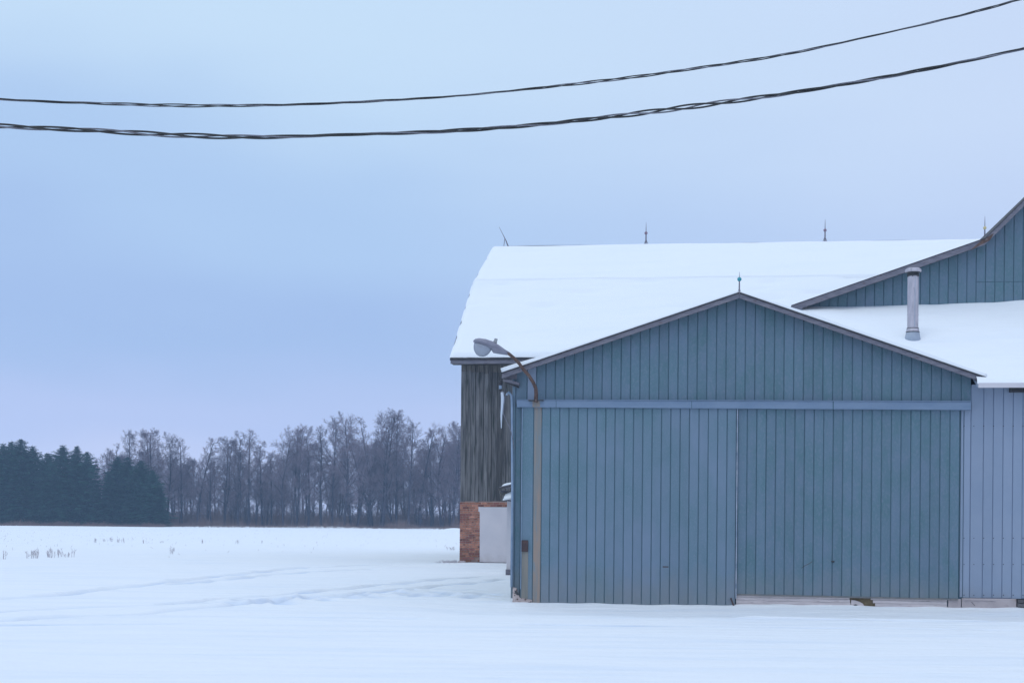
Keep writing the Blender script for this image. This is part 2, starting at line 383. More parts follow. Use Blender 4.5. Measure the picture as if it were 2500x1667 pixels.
# drift against the old barn, and the pile of snow far off beside it
LS2 = (GX-BA.o.x)*U.x + (GY-BA.o.y)*U.y; LT2 = (GX-BA.o.x)*V.x + (GY-BA.o.y)*V.y
GZ += 0.10*np.exp(-((LT2+0.8)/1.3)**2)*(1/(1+np.exp(-(LS2+1.5)*2)))
mg = ground(1122, 1297)
mg = CP + (mg-CP)*1.0
GZ += 0.7*np.exp(-((GX-mg.x-0.4)/4.2)**2 - ((GY-mg.y)/7.0)**2) * (1+0.12*np.sin(GX*1.9))
GZ += 0.35*np.exp(-((GY-282)/5.0)**2)*(0.5+0.5*np.sin(GX*0.21)*np.sin(GX*0.083+1))
nx_, ny_ = len(gx), len(gy)
co = np.stack([GX, GY, GZ], -1).reshape(-1, 3)
idx = np.arange(nx_*ny_).reshape(ny_, nx_)
q = np.stack([idx[:-1, :-1], idx[:-1, 1:], idx[1:, 1:], idx[1:, :-1]], -1).reshape(-1, 4)
me = bpy.data.meshes.new('ground')
me.vertices.add(len(co)); me.vertices.foreach_set('co', co.ravel().astype(np.float32))
me.loops.add(q.size); me.loops.foreach_set('vertex_index', q.ravel().astype(np.int32))
me.polygons.add(len(q)); me.polygons.foreach_set('loop_start', np.arange(0, q.size, 4, dtype=np.int32))
me.polygons.foreach_set('use_smooth', np.ones(len(q), dtype=bool))
me.update(calc_edges=True)
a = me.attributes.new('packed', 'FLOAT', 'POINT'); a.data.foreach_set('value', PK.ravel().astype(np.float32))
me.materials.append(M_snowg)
tag(link('snow_ground', me), kind='structure')
def gz(x, y):
    j = int(np.clip(np.searchsorted(gx, x), 0, nx_-1)); i = int(np.clip(np.searchsorted(gy, y), 0, ny_-1)); return float(GZ[i, j])

# ------------------------------------------------------------------ siding helper
def strips(xs, ztop, zbot, y, m, parent, m2=None, gap=0.013, dep=0.012, alt=None, cuts=None, top_is_peak=()):
    """one upright panel per entry of xs; edges bevelled back so the joints read as grooves"""
    obs = []
    for i, (a0, b0) in enumerate(zip(xs[:-1], xs[1:])):
        a1 = a0 + gap*0.5; b1 = b0 - gap*0.5; ch = 0.007
        mids = [p for p in top_is_peak if a1 + 0.01 < p < b1 - 0.01]
        cols = [a1, a1+ch] + mids + [b1-ch, b1]
        spans = [(zbot, None)]
        if cuts:
            c = cuts((a0+b0)/2)
            if c is not None: spans = [(zbot, c-0.006), (c+0.006, None)]
        dz = R.uniform(-0.008, 0.008); jy = R.uniform(-0.0025, 0.0025)
        for zb, zt in spans:
            vs = []; fs = []
            for x in cols:
                yy = y + jy + (dep*0.8 if x in (a1, b1) else 0.0)
                z0 = zb(x) if callable(zb) else zb
                z1 = (ztop(x) if zt is None else zt)
                vs += [(x, yy, z0 + (dz if zb is zbot else 0)), (x, yy, z1)]
            n = len(cols)
            for k in range(n-1): fs.append((2*k, 2*k+2, 2*k+3, 2*k+1))
            b = len(vs)
            for x in cols:
                z0 = zb(x) if callable(zb) else zb
                z1 = (ztop(x) if zt is None else zt)
                vs += [(x, y+dep, z0 + (dz if zb is zbot else 0)), (x, y+dep, z1)]
            for k in range(n-1): fs.append((b+2*k, b+2*k+1, b+2*k+3, b+2*k+2)); fs.append((2*k, b+2*k, b+2*k+2, 2*k+2)); fs.append((2*k+1, 2*k+3, b+2*k+3, b+2*k+1))
            fs.append((0, 1, b+1, b)); fs.append((2*n-2, b+2*n-2, b+2*n-1, 2*n-1))
            mm = m
            if alt and i in alt: mm = alt[i]
            obs.append(part('siding_panel', MB().add(vs, fs), mm, parent))
    return obs
def lerp_line(p, q_):
    return lambda x: p[1] + (q_[1]-p[1])*(x-p[0])/(q_[0]-p[0])

def snow_slab(fn, nu, nv, thick, seed, edge=0.05, bump=0.03, mat=None, jag=6.0, emin=0.35, mod=None):
    """snow lying on a roof plane; fn(u, v) gives a point of the deck, u along, v up the slope"""
    mb = MB(); top = []
    n0 = Vector((seed*7.3, seed*1.7, 0))
    P00, P10, P01 = fn(0, 0), fn(1, 0), fn(0, 1); nrm = (P10-P00).cross(P01-P00).normalized()
    if nrm.z < 0: nrm = -nrm
    Lu = (P10-P00).length; Lv = (P01-P00).length
    for j in range(nv+1):
        for i in range(nu+1):
            u = i/nu; v = j/nv
            eu = edge/Lu * (0.5 + 1.2*mnoise.noise(Vector((v*Lv*jag*0.3, seed, 0)) + n0)); ev = edge/Lv * (0.5 + 1.2*mnoise.noise(Vector((u*Lu*jag*0.3, seed+5, 0)) + n0))
            uu = max(0, eu) + u*(1 - 2*max(0, eu)); vv = max(0, ev) + v*(1 - max(0, ev))
            p = fn(uu, vv)
            h = thick*(1 + 0.25*mnoise.noise(p*0.5 + n0)) + bump*mnoise.noise(p*1.3 + n0)
            de = min(u*Lu, (1-u)*Lu, v*Lv + 0.02)
            h *= min(1, emin + math.sqrt(max(de, 0)/0.12)*(1-emin)); h *= (mod(u, v) if mod else 1)
            top.append(p + nrm*max(h, 0.01))
    bot = []
    ring = [(i, 0) for i in range(nu)] + [(nu, j) for j in range(nv)] + [(i, nv) for i in range(nu, 0, -1)] + [(0, j) for j in range(nv, 0, -1)]
    for i, j in ring:
        p = top[j*(nu+1)+i]; q2 = fn(i/nu, j/nv); t = (q2 - p).dot(nrm); bot.append(p + nrm*(t - 0.002 + 0.004))
    fs = [(j*(nu+1)+i, j*(nu+1)+i+1, (j+1)*(nu+1)+i+1, (j+1)*(nu+1)+i) for j in range(nv) for i in range(nu)]
    b = len(top); n = len(ring)
    for k in range(n):
        i, j = ring[k]; i2, j2 = ring[(k+1) % n]
        fs.append((j*(nu+1)+i, b+k, b+(k+1) % n, j2*(nu+1)+i2))
    return mb.add(top + bot, fs)

# ================================================================== THE SHED (teal, sliding doors)
shed = thing('machine_shed', 'low teal metal shed with two big sliding doors and a snowy gable roof', 'shed', SH)
W = 1.0
pL = SH.at_t(1225, 909, -0.30); pA = SH.at_t(1805, 713, -0.30); pR = SH.at_t(2408, 920, -0.30)
XL = SH.at_t(1256, 1200).x; XR = SH.at_t(2370, 1200, -0.03).x; XRW = SH.at_t(2344, 1200).x
def roof_z(x):     # top of the roof deck
    return lerp_line((pL.x, pL.z), (pA.x, pA.z))(x) if x < pA.x else lerp_line((pA.x, pA.z), (pR.x, pR.z))(x)
RT = 0.125         # depth of the rake board
SHED_D = 19.0
# walls behind the siding
wl = MB()
wp = [(XL+0.02, -0.3)] + [(XL+0.02, roof_z(XL)-0.10), (pA.x, pA.z-0.10), (XR-0.01, roof_z(XR)-0.10), (XR-0.01, -0.3)]
wl.prism(wp, 0.0125, 0.16)
wl.box(XL+0.02, XL+0.16, 0.161, SHED_D, -0.3, roof_z(XL)-0.10)
wl.prism(wp, SHED_D+0.001, SHED_D+0.12)
part('wall', wl, M_joint, shed)
# gable siding
zr1 = SH.at_t(1300, 978).z; railT = lambda x: lerp_line((SH.at_t(1262, 977, -0.1).x, SH.at_t(1262, 977, -0.1).z), (SH.at_t(2370, 981, -0.1).x, SH.at_t(2370, 981, -0.1).z))(x)
railB = lambda x: lerp_line((SH.at_t(1262, 994, -0.1).x, SH.at_t(1262, 994, -0.1).z), (SH.at_t(2370, 1001, -0.1).x, SH.at_t(2370, 1001, -0.1).z))(x)
def edges(pxs, py, t=0.0): return [SH.at_t(p, py, t).x for p in pxs]
def evenly(a, b, n): return [a + (b-a)*i/n for i in range(n+1)]
gx0 = edges([1256, 1287], 950) ; rest = evenly(gx0[-1], XR, 46)
strips([XL] + rest, lambda x: roof_z(x) - RT*0.6, lambda x: railT(x) - 0.05, 0.0, M_teal, shed, alt={0: M_teal_light, 1: M_lilac}, top_is_peak=(pA.x,))
# track cover
tr = MB(); xa, xb = SH.at_t(1262, 985, -0.1).x, SH.at_t(2370, 990, -0.1).x
tr.prism([(xa, railB(xa)), (xb, railB(xb)), (xb, railT(xb)), (xa, railT(xa))], -0.14, -0.002)
part('track_cover', tr, M_rail, shed, bevel=0.006)
xm1 = SH.at_t(1300, 994).x
lp = MB().prism([(xa, railT(xa)+0.002), (xb, railT(xb)+0.002), (xb, railT(xb)+0.016), (xa, railT(xa)+0.016)], -0.155, -0.003)
part('drip_edge', lp, M_rail, shed)
sj = MB(); xj = SH.at_t(2033, 990, -0.14).x; sj.prism([(xj, railB(xj)-0.004), (xj+0.02, railB(xj)-0.004), (xj+0.02, railT(xj)+0.003), (xj, railT(xj)+0.003)], -0.144, -0.1)
part('cover_joint', sj, M_joint, shed)
for pxj in (1357, 1688):
    xj = SH.at_t(pxj, 990, -0.14).x
    part('cover_joint', MB().prism([(xj, railB(xj)-0.003), (xj+0.012, railB(xj)-0.003), (xj+0.012, railT(xj)+0.002), (xj, railT(xj)+0.002)], -0.143, -0.1), M_joint, shed)
xj = SH.at_t(1308, 990, -0.14).x
part('rust_stain', MB().box(xj-0.07, xj+0.09, -0.1425, -0.139, railB(xj)+0.004, railT(xj)-0.004), M_rust_panel, shed)
# fixed strips left of the doors
zb_l = -0.2
strips(edges([1256, 1272], 1200), lambda x: railB(x)+0.03, zb_l, 0.0, M_teal, shed)
# left door
def door(pxs, yface, topoff, botfn, mats, label):
    x0, x1 = pxs[0], pxs[-1]
    d = link('sliding_door', None, shed)
    bk = MB().prism([(x0+0.01, botfn(x0)+0.01), (x1-0.01, botfn(x1)+0.01), (x1-0.01, railB(x1)+0.03), (x0+0.01, railB(x0)+0.03)], yface+0.0125, yface+0.06)
    bpn = part('door_frame', bk, M_joint, d)
    strips(pxs, lambda x: railB(x)+0.035, botfn, yface, mats[0], d, alt=mats[1])
    if label: d['label'] = label
    return d
dx0 = edges([1272, 1302, 1322], 1200, -0.06)
zdl = SH.at_t(1330, 1466, -0.08).z; zdr = SH.at_t(1790, 1474, -0.08).z
ldl = lambda x: lerp_line((SH.at_t(1330, 1460, -0.08).x, zdl), (SH.at_t(1790, 1470, -0.08).x, zdr))(x)
lx = dx0 + evenly(SH.at_t(1343, 1200, -0.06).x, SH.at_t(1797, 1200, -0.06).x, 20)
ldoor = door(lx, -0.085, 0, lambda x: -0.12, (M_teal_light, {0: M_teal_light, 1: M_rust_panel}), 'left sliding door with tan rust streaks down its left side')
rx = evenly(SH.at_t(1800, 1200, -0.05).x, SH.at_t(2342, 1200, -0.05).x, 23)
rdl = lerp_line((SH.at_t(1800, 1448, -0.05).x, SH.at_t(1800, 1449, -0.05).z), (SH.at_t(2340, 1461, -0.05).x, SH.at_t(2340, 1461, -0.05).z))
rdoor = door(rx, -0.055, 0, rdl, (M_teal, None), 'right sliding door, darker teal, its bottom above white boards')
e0 = MB(); xs_ = SH.at_t(1798, 1200, -0.09).x
e0.box(xs_-0.004, xs_+0.018, -0.115, -0.088, ldl(xs_)+0.12, railB(xs_)+0.02)
part('meeting_edge_trim', e0, noise_mat('worn_white_edge', (0.16, 0.23, 0.32), (0.42, 0.46, 0.54), 4, 0.6, stretch=(1, 1, 1)), ldoor)
# bottom edge trims of doors
bt = MB(); bt.prism([(rx[0]+0.01, rdl(rx[0])-0.03), (rx[-1]-0.01, rdl(rx[-1])-0.03), (rx[-1]-0.01, rdl(rx[-1])+0.004), (rx[0]+0.01, rdl(rx[0])+0.004)], -0.066, -0.02)
part('bottom_rail', bt, noise_mat('grimy_bottom_rail', (0.14, 0.15, 0.16), (0.20, 0.19, 0.18), 8, 0.8), rdoor)
# dent, scratch and stains on the doors
h = SH.at_t(2034, 1370, -0.09)
part('hole', MB().lathe((0, 0, 0), [(0.0, -0.02), (0.028, -0.014), (0.04, 0.0), (0.025, 0.014), (0.0, 0.02)], 8), M_soot, rdoor).location = (h.x, -0.052, h.z)
sc = [SH.at_t(p, q_, -0.057) for p, q_ in ((1957, 1386), (1965, 1380), (1976, 1375), (1983, 1370))]
part('scratch', MB().tube([(p.x, -0.0565, p.z) for p in sc], 0.006, 4), M_rustbox, rdoor)
hs_ = SH.at_t(1625, 1383, -0.087); part('door_slot', MB().box(hs_.x-0.06, hs_.x+0.06, -0.092, -0.08, hs_.z-0.011, hs_.z+0.011), M_rustbox, ldoor)
hk = [SH.at_t(1784, 1459, -0.1), SH.at_t(1796, 1478, -0.1)]
part('bar', MB().tube([(hk[0].x, -0.115, hk[0].z), (hk[1].x, -0.13, hk[1].z-0.1)], 0.017, 6), M_rustbox, ldoor)
# rusted-through panel and rust box left on the door
bx0 = SH.at_t(1273, 1318, -0.12); bx1 = SH.at_t(1289, 1346, -0.12)
part('latch_box', MB().box(bx0.x, bx1.x, -0.13, -0.088, bx1.z, bx0.z), M_rustbox, ldoor, bevel=0.006)
r2 = MB(); rz0 = ldl(bx0.x)+0.06
r2.box(bx0.x+0.004, bx1.x+0.0, -0.0905, -0.0875, 0.05, bx1.z-0.004)
part('rust_run', r2, noise_mat('tan_rust_run', (0.18, 0.185, 0.17), (0.26, 0.235, 0.20), 4, 0.8, stretch=(3, 3, 0.3)), ldoor)
lt = MB(); xt = SH.at_t(1274, 1200, -0.09).x
lt.box(xt-0.014, xt+0.002, -0.108, -0.09, 0.25, railB(xt)-0.02)
part('door_edge_highlight', lt, M_down, ldoor)  # pale strip stands in for the upright highlight along the door's left edge
# white sill boards under the right door, broken through near the middle
zs = lambda px, py: SH.at_t(px, py, -0.0)
sill = link('sill', None, shed)
def sill_board(px0, px1, rows, mat, y0=-0.03, y1=0.05, name='sill_board', jag0=0, jag1=0):
    xa_, xb_ = SH.at_t(px0, 1470, y0).x, SH.at_t(px1, 1470, y0).x
    zt = rdl((xa_+xb_)/2); zt0 = rdl(xa_)-0.004; zt1 = rdl(xb_)-0.004
    hh = 0.26/rows
    for k in range(rows):
        a_, b_ = xa_ + jag0*k, xb_ + jag1*k
        mb = MB().prism([(a_, zt0-(k+1)*hh+0.004), (b_, zt1-(k+1)*hh+0.004), (b_, zt1-k*hh), (a_, zt0-k*hh)], y0 - 0.004*(k % 2), y1)
        part(name, mb, mat, sill, bevel=0.003)
sill_board(1797, 2074, 4, M_white_b, jag1=0.01)
sill_board(2126, 2312, 4, M_white_b, jag0=0.045)
sill_board(2315, 2346, 1, M_conc)
ss = MB(); xa_, xb_ = SH.at_t(2070, 1470, 0.02).x, SH.at_t(2145, 1470, 0.02).x
ss.box(xa_, xb_, 0.005, 0.03, -0.25, rdl(xb_)+0.02); part('brown_sheathing', ss, M_tan, sill)
cv = [SH.at_t(*p, -0.035) for p in ((2078, 1483), (2078, 1464), (2088, 1465), (2098, 1468), (2107, 1473), (2110, 1478), (2104, 1490))]
part('broken_piece', MB().prism([(p.x, p.z) for p in cv], -0.035, -0.015), M_white_b, sill)
part('knot', MB().lathe((SH.at_t(2089, 1476, -0.05).x, -0.037, SH.at_t(2089, 1476, -0.04).z), [(0, -0.012), (0.03, -0.006), (0.045, 0.004), (0, 0.014)], 8), M_soot, sill)
# rotten lower left corner
cn = [SH.at_t(*p, -0.02) for p in ((1252, 1475), (1253, 1432), (1262, 1434), (1266, 1448), (1270, 1458), (1300, 1463), (1300, 1475))]
part('rotten_corner_board', MB().prism([(p.x, p.z) for p in cn], -0.105, -0.088), noise_mat('rotten_pink_board', (0.36, 0.29, 0.27), (0.50, 0.42, 0.40), 12, 0.9, c3=(0.08, 0.05, 0.04), s3=16, t3=(0.56, 0.62)), shed)
part('rot_hole', MB().prism([(p.x, p.z) for p in [SH.at_t(*q_, -0.11) for q_ in ((1256, 1440), (1262, 1442), (1268, 1452), (1262, 1452), (1257, 1447))]], -0.109, -0.104), M_soot, shed)
# left downpipe and pieces at the corner
p0 = [SH.at_t(*q_, -0.05) for q_ in ((1236, 962), (1243, 958), (1249, 966), (1250, 985), (1251, 1200), (1249, 1432))]
part('downspout', MB().tube([(p.x, -0.08 if k else 0.05, p.z) for k, p in enumerate(p0)], [0.026]*6, 8), M_down, shed, smooth=True)
p1 = SH.at_t(1257, 1000, 0); part('corner_trim', MB().box(p1.x-0.05, p1.x+0.012, -0.03, 0.06, 0.05, roof_z(p1.x)-0.16), M_teal_light, shed)
bd = MB(); c0, c1 = SH.at_t(1228, 930, -0.12), SH.at_t(1268, 938, -0.12)
bd.prism([(c0.x, c0.z), (c1.x, c1.z-0.03), (c1.x, c1.z+0.03), (c1.x-0.06, c1.z+0.055), (c0.x, c0.z+0.035)], -0.14, -0.05)
part('bracket_board', bd, M_rake, shed)
part('bracket_board', MB().prism([(c0.x+0.05, c0.z-0.04), (c1.x-0.01, c1.z-0.075), (c1.x-0.01, c1.z-0.045), (c0.x+0.05, c0.z-0.006)], -0.13, -0.05), M_dark, shed)
sof = [SH.at_t(*q_, -0.02) for q_ in ((1226, 915), (1262, 903), (1262, 926), (1236, 926))]
part('eave_return', MB().prism([(p.x, p.z) for p in sof], -0.05, 0.3), M_rake, shed)
# rake boards
def rake(parent, P, Q, y0, y1, depth, mat, name='rake_board', top=0.0):
    mb = MB().prism([(P[0], P[1]-depth), (Q[0], Q[1]-depth), (Q[0], Q[1]-top), (P[0], P[1]-top)], y0, y1)
    return part(name, mb, mat, parent)
rake(shed, (pL.x, pL.z), (pA.x-0.003, pA.z), -0.30, -0.26, RT, M_rake, top=0.03)
rake(shed, (pA.x+0.003, pA.z), (pR.x-0.12, pR.z+0.12*0.35), -0.30, -0.26, RT, M_rake, top=0.03)
rake(shed, (pL.x, pL.z), (pA.x-0.003, pA.z), -0.315, -0.25, 0.03, M_dark, 'drip_edge')
rake(shed, (pA.x+0.003, pA.z), (pR.x, pR.z), -0.315, -0.25, 0.035, M_dark, 'drip_edge')
rf = MB()
for P, Q in (((pL.x, pL.z), (pA.x, pA.z)), ((pA.x, pA.z), (pR.x, pR.z))):
    rf.prism([(P[0], P[1]-0.06), (Q[0], Q[1]-0.06), (Q[0], Q[1]-0.004), (P[0], P[1]-0.004)], -0.259 if True else 0, SHED_D+0.4)
shed_roof = part('roof', rf, M_dark, shed)
yl = -0.30
def sl(u, v): return Vector((pL.x + (pA.x-pL.x)*v, yl + (SHED_D+0.6)*u, pL.z + (pA.z-pL.z)*v))
def sr(u, v): return Vector((pR.x + (pA.x-pR.x)*v, yl + (SHED_D+0.6)*u, pR.z + (pA.z-pR.z)*v))
def thickmod(fn, th, seed, lo, hi):
    mb = snow_slab(fn, 60, 60, th, seed, edge=0.0, bump=0.012, emin=0.75, mod=(lo if callable(lo) else None)); return mb
part('snow_cover', thickmod(sl, 0.13, 1, lambda u, v: 0.28 + 0.75*math.exp(-(v/0.26)**2), 1), M_snow, shed_roof, smooth=True)
part('snow_cover', thickmod(sr, 0.085, 2, lambda u, v: 0.30 + 0.7*min(1, max(0, (0.93-v)/0.2)), 1), M_snow, shed_roof, smooth=True)

# ================================================================== RIGHT LEAN-TO with the pale wall
lean = thing('lean_to', 'pale blue metal lean-to right of the teal shed, with a flue in its snowy roof', 'building', SH)
TW = 4.9
zE = SH.at_t(2450, 936, -0.42).z; zWall = SH.at_t(2220, 757, TW).z
slope = (zWall - zE)/(TW + 0.42)
LX1 = 24.0
lw = MB().box(XRW+0.02, LX1, 0.0128, 0.15, -0.3, zE-0.03)
lw.box(LX1-0.15, LX1, 0.151, TW, -0.3, zE-0.1)
part('wall', lw, M_joint_l, lean)
zlb = SH.at_t(2440, 1459).z
lpx = [2344, 2352, 2376, 2400, 2424, 2448, 2472, 2496]
lxs = edges(lpx, 1200); wdt = lxs[-1]-lxs[-2]
while lxs[-1] < LX1 - 0.3: lxs.append(lxs[-1]+wdt)
def ltop(x): return railB(x)-0.01 if x < XR+0.0 else zE + 0.02
# first panels stop under the track cover; one more strip fills up beside the gable
strips([lxs[0], lxs[1], XR-0.002], lambda x: railB(XR)+0.03, zlb, 0.0, M_lilac, lean, gap=0.010)
strips([XR-0.002] + lxs[3:], lambda x: zE + 0.02, zlb, 0.0, M_lilac, lean, gap=0.010)
scr = MB()
for px in [2352, 2376, 2400, 2424, 2448, 2472, 2496]:
    for py in (1040, 1313, 1377, 1452):
        p = SH.at_t(px+1.5, py + (0 if py > 1100 else 0)); scr.box(p.x-0.008, p.x+0.008, -0.008, 0.0, p.z-0.008, p.z+0.008)
tag(part('screws', scr, M_dark, lean), kind='stuff')
# footing
fx0, fx1 = SH.at_t(2348, 1475, -0.02).x, SH.at_t(2481, 1475, -0.02).x
part('footing', MB().box(fx0, fx1, -0.035, 0.06, -0.35, zlb-0.012), M_conc, lean, bevel=0.008)
part('footing_cap', MB().box(fx0+0.02, SH.at_t(2430, 1460).x, -0.055, -0.036, zlb-0.055, zlb-0.014), M_conc, lean)
part('crack', MB().tube([(SH.at_t(*q_, -0.04).x, -0.0365, SH.at_t(*q_, -0.04).z) for q_ in ((2372, 1469), (2376, 1473), (2380, 1478))], 0.005, 4), M_dark, lean)
x_ = fx1 + 0.02
while x_ < LX1-1:
    z_ = zlb - 0.02
    for lay in range(3):
        w_ = R.uniform(0.18, 0.42); h_ = R.uniform(0.06, 0.1)
        part('stone', MB().box(x_+R.uniform(0, 0.05), x_+w_, -0.02-R.uniform(0, 0.03), 0.06, z_-h_, z_-0.008), M_stone, lean, bevel=0.01)
        z_ -= h_
    x_ += 0.4
part('footing_core', MB().box(fx1+0.01, LX1, 0.0, 0.1, -0.4, zlb-0.01), M_dark, lean)
# roof, gutter board, snow
ex0 = SH.at_t(2386, 930, -0.42).x
def lr_z(t): return zE + slope*(t+0.42)
valley = [(ex0, 0.06), (ex0, -0.42), (LX1+0.4, -0.42), (LX1+0.4, TW), (pA.x+1.2, TW), (pA.x+1.2, 3.2)]
vb = [Vector((x, t, lr_z(t)-0.0)) for x, t in valley]; vb2 = [p - Vector((0, 0, 0.07)) for p in vb]
n5 = len(vb)
rmb = MB().add(vb + vb2, [tuple(range(n5)), tuple(range(2*n5-1, n5-1, -1))] + [(i, i+n5, (i+1) % n5+n5, (i+1) % n5) for i in range(n5)])
lroof = part('roof', rmb, M_flash, lean)
part('fascia', MB().box(ex0+0.02, LX1+0.4, -0.44, -0.421, zE-0.085, zE+0.012), M_white, lean)
def lf(u, v):
    t = -0.44 + (TW+0.44)*v
    xl = ex0 + (pA.x + 1.0 - ex0)*min(1.0, max(0.0, (t-0.06)/3.6))
    return Vector((xl + (LX1+0.4-xl)*u, t, lr_z(t)+0.002))
nu, nv = 150, 60; mb = MB(); vs = []
for j in range(nv+1):
    for i in range(nu+1):
        v = j/nv; p = lf((i/nu)**1.25, v)
        th = 0.10 + 0.03*mnoise.noise(p*0.6) + 0.014*mnoise.noise(p*2.1)
        th += 0.17*max(0, (v-0.72)/0.28)**2 * min(1, max(0, (p.x-9.0)/4.0))      # drift against the gable wall
        th -= 0.05*math.exp(-((v-0.50)/0.07)**2)*(0.4+0.6*mnoise.noise(Vector((p.x*0.4, 3, 1))))
        # hollow round the flue
        if j == 0: th = 0.0
        elif j == 1: th *= 0.75
        vs.append(p + Vector((0, -0.03*(j == 1), th)))
fs = [(j*(nu+1)+i, j*(nu+1)+i+1, (j+1)*(nu+1)+i+1, (j+1)*(nu+1)+i) for j in range(nv) for i in range(nu)]
part('snow_cover', MB().add(vs, fs), M_snow, lroof, smooth=True)
# trim under the eave and the dark vent
q0, q1 = SH.at_t(2412, 944, -0.03), SH.at_t(2466, 946, -0.03)
part('eave_trim', MB().box(q0.x, q1.x, -0.06, -0.004, q0.z-0.02, q0.z+0.045), M_lilac, lean)
vt = link('vent', None, lean)
v0, v1 = SH.at_t(2466, 942, -0.1), SH.at_t(2530, 957, -0.1)
part('vent_box', MB().box(v0.x, v1.x, -0.16, -0.004, v1.z, v0.z), M_soot, vt, bevel=0.006)
for k in range(3):
    zz_ = v1.z + (v0.z-v1.z)*(k+0.5)/3; part('louvre', MB().box(v0.x+0.03, v1.x-0.03, -0.175, -0.161, zz_-0.012, zz_+0.008), M_dark, vt)
# the flue
d = ray(2231, 832); A = SH._l(CP); dl = Vector((d.dot(U), d.dot(V), d.z))
# meet lr_z plane (with snow)
k = (zE + 0.08 + slope*(A.y+0.42) - A.z)/(dl.z - slope*dl.y); fp = A + dl*k
fl = link('flue', None, lean); fl.location = (fp.x, fp.y+0.17, 0)
mpx = F/(fp.y + SH.o.y - 0.12*fp.x)
def fz(py): return SH.at_t(2229, py, fp.y+0.17).z
rp = 13.4/mpx
part('pipe', MB().lathe((0, 0, 0), [(rp, fz(803)), (rp, fz(770)), (rp*1.03, fz(769.5)), (rp*1.03, fz(767)), (rp, fz(766.5)), (rp, fz(674))], 24), M_galv, fl, smooth=False)
part('pipe_seam', MB().box(-0.006+rp*0.2, 0.006+rp*0.2, -rp*1.02, -rp*0.9, fz(800), fz(675)), M_flash, fl)
part('collar', MB().lathe((0, 0, 0), [(rp*1.16, fz(811)), (rp*1.2, fz(809)), (rp*1.1, fz(803)), (rp*1.02, fz(801))], 24), M_galv, fl)
part('flashing_cone', MB().lathe((0, 0, 0), [(rp*1.5, fz(833)-0.2), (rp*1.46, fz(830)), (rp*1.2, fz(811.5))], 24), M_flash, fl, smooth=True)
part('clamp', MB().lathe((0, 0, 0), [(rp*1.22, fz(812)), (rp*1.24, fz(811)), (rp*1.22, fz(810))], 24), M_soot, fl)
part('clamp', MB().lathe((0, 0, 0), [(rp*1.08, fz(803.5)), (rp*1.1, fz(802)), (rp*1.06, fz(800.8))], 24), M_soot, fl)
part('cap', MB().lathe((0, 0, 0), [(rp*1.35, fz(665)), (rp*1.47, fz(662.5)), (rp*1.42, fz(658)), (rp*1.1, fz(655.5)), (rp*0.3, fz(654.5))], 24), M_galv, fl, smooth=False)
part('cap_underside', MB().lathe((0, 0, 0), [(rp*0.7, fz(671)), (rp*1.3, fz(665.2))], 24), M_soot, fl)
for k in range(6):
    an = k*math.pi/3 + 0.3; ca, sa = math.cos(an), math.sin(an)
    part('strut', MB().tube([(rp*1.0*ca, rp*1.0*sa, fz(677)), (rp*1.15*ca, rp*1.15*sa, fz(672)), (rp*0.9*ca, rp*0.9*sa, fz(664))], 0.011, 5), M_soot, fl)
part('pipe_mouth', MB().lathe((0, 0, 0), [(rp*1.04, fz(675.5)), (rp*1.06, fz(673)), (rp*0.98, fz(671.5))], 24), M_soot, fl)

# ================================================================== TALL WING with the concave roofline
wing = thing('tall_barn_wing', 'tall teal metal gable at the right edge, its roofline flaring up steeply', 'barn', SH)
w0 = SH.at_t(1932, 745, TW-0.35); w1 = SH.at_t(2405, 581, TW-0.35); w2 = SH.at_t(2500, 487, TW-0.35)
st = (w2.z-w1.z)/(w2.x-w1.x); xp = w2.x + 2.4; wpk = (xp, w1.z + st*(xp-w1.x))
wleft = SH.at_t(1957, 757, TW).x
def wr(x):
    if x > xp: x = 2*xp - x
    return w1.z + st*(x-w1.x) if x > w1.x else lerp_line((w0.x, w0.z), (w1.x, w1.z))(x)
pts = [(w0.x, w0.z), (w1.x, w1.z), wpk, (2*xp-w1.x, w1.z), (2*xp-w0.x, w0.z)]
WR = 2*xp - wleft
WD = TW + 24
body = MB().prism([(wleft+0.01, -0.2), (WR-0.01, -0.2)] + [(x, wr(x)-0.12) for x in (WR-0.01, 2*xp-w1.x, xp, w1.x, wleft+0.01)], TW+0.0125, TW+0.2)
body.box(wleft+0.01, wleft+0.15, TW+0.201, WD-3, -0.2, wr(wleft)-0.13)
part('wall', body, M_joint, wing)
wpx0 = [1957+21.6*k for k in range(26)]
wx = [SH.at_t(p, 700, TW).x for p in wpx0]; wst = 0.2155
wx = [wleft]; 
while wx[-1] < 17.0: wx.append(wx[-1]+wst)
seam = SH.at_t(2440, 688, TW).z; seamx = SH.at_t(2376, 688, TW).x
strips(wx, lambda x: wr(x)-0.13, lambda x: zWall-0.35, TW, M_teal, wing, cuts=lambda x: seam if x > seamx else None)
part('wall_flashing', MB().box(wleft-0.02, SH.at_t(2280, 755, TW).x, TW-0.06, TW-0.002, zWall+0.055, zWall+0.085), M_flash, wing)
part('painted_wall_shadow', MB().box(wleft-0.02, SH.at_t(2285, 755, TW).x, TW-0.03, TW-0.001, zWall-0.06, zWall+0.05), M_dark, wing)  # dark strip painted in as the shade below the flashing
for P, Q in zip(pts[:-1], pts[1:]):
    rake(wing, P, Q, TW-0.35, TW-0.31, 0.16, M_rake, top=0.02)
    rake(wing, P, Q, TW-0.362, TW-0.30, 0.022, M_dark, 'drip_edge')
rf = MB()
for P, Q in zip(pts[:-1], pts[1:]):
    rf.prism([(P[0], P[1]-0.08), (Q[0], Q[1]-0.08), (Q[0], Q[1]-0.01), (P[0], P[1]-0.01)], TW-0.305, WD)
wroof = part('roof', rf, M_dark, wing)
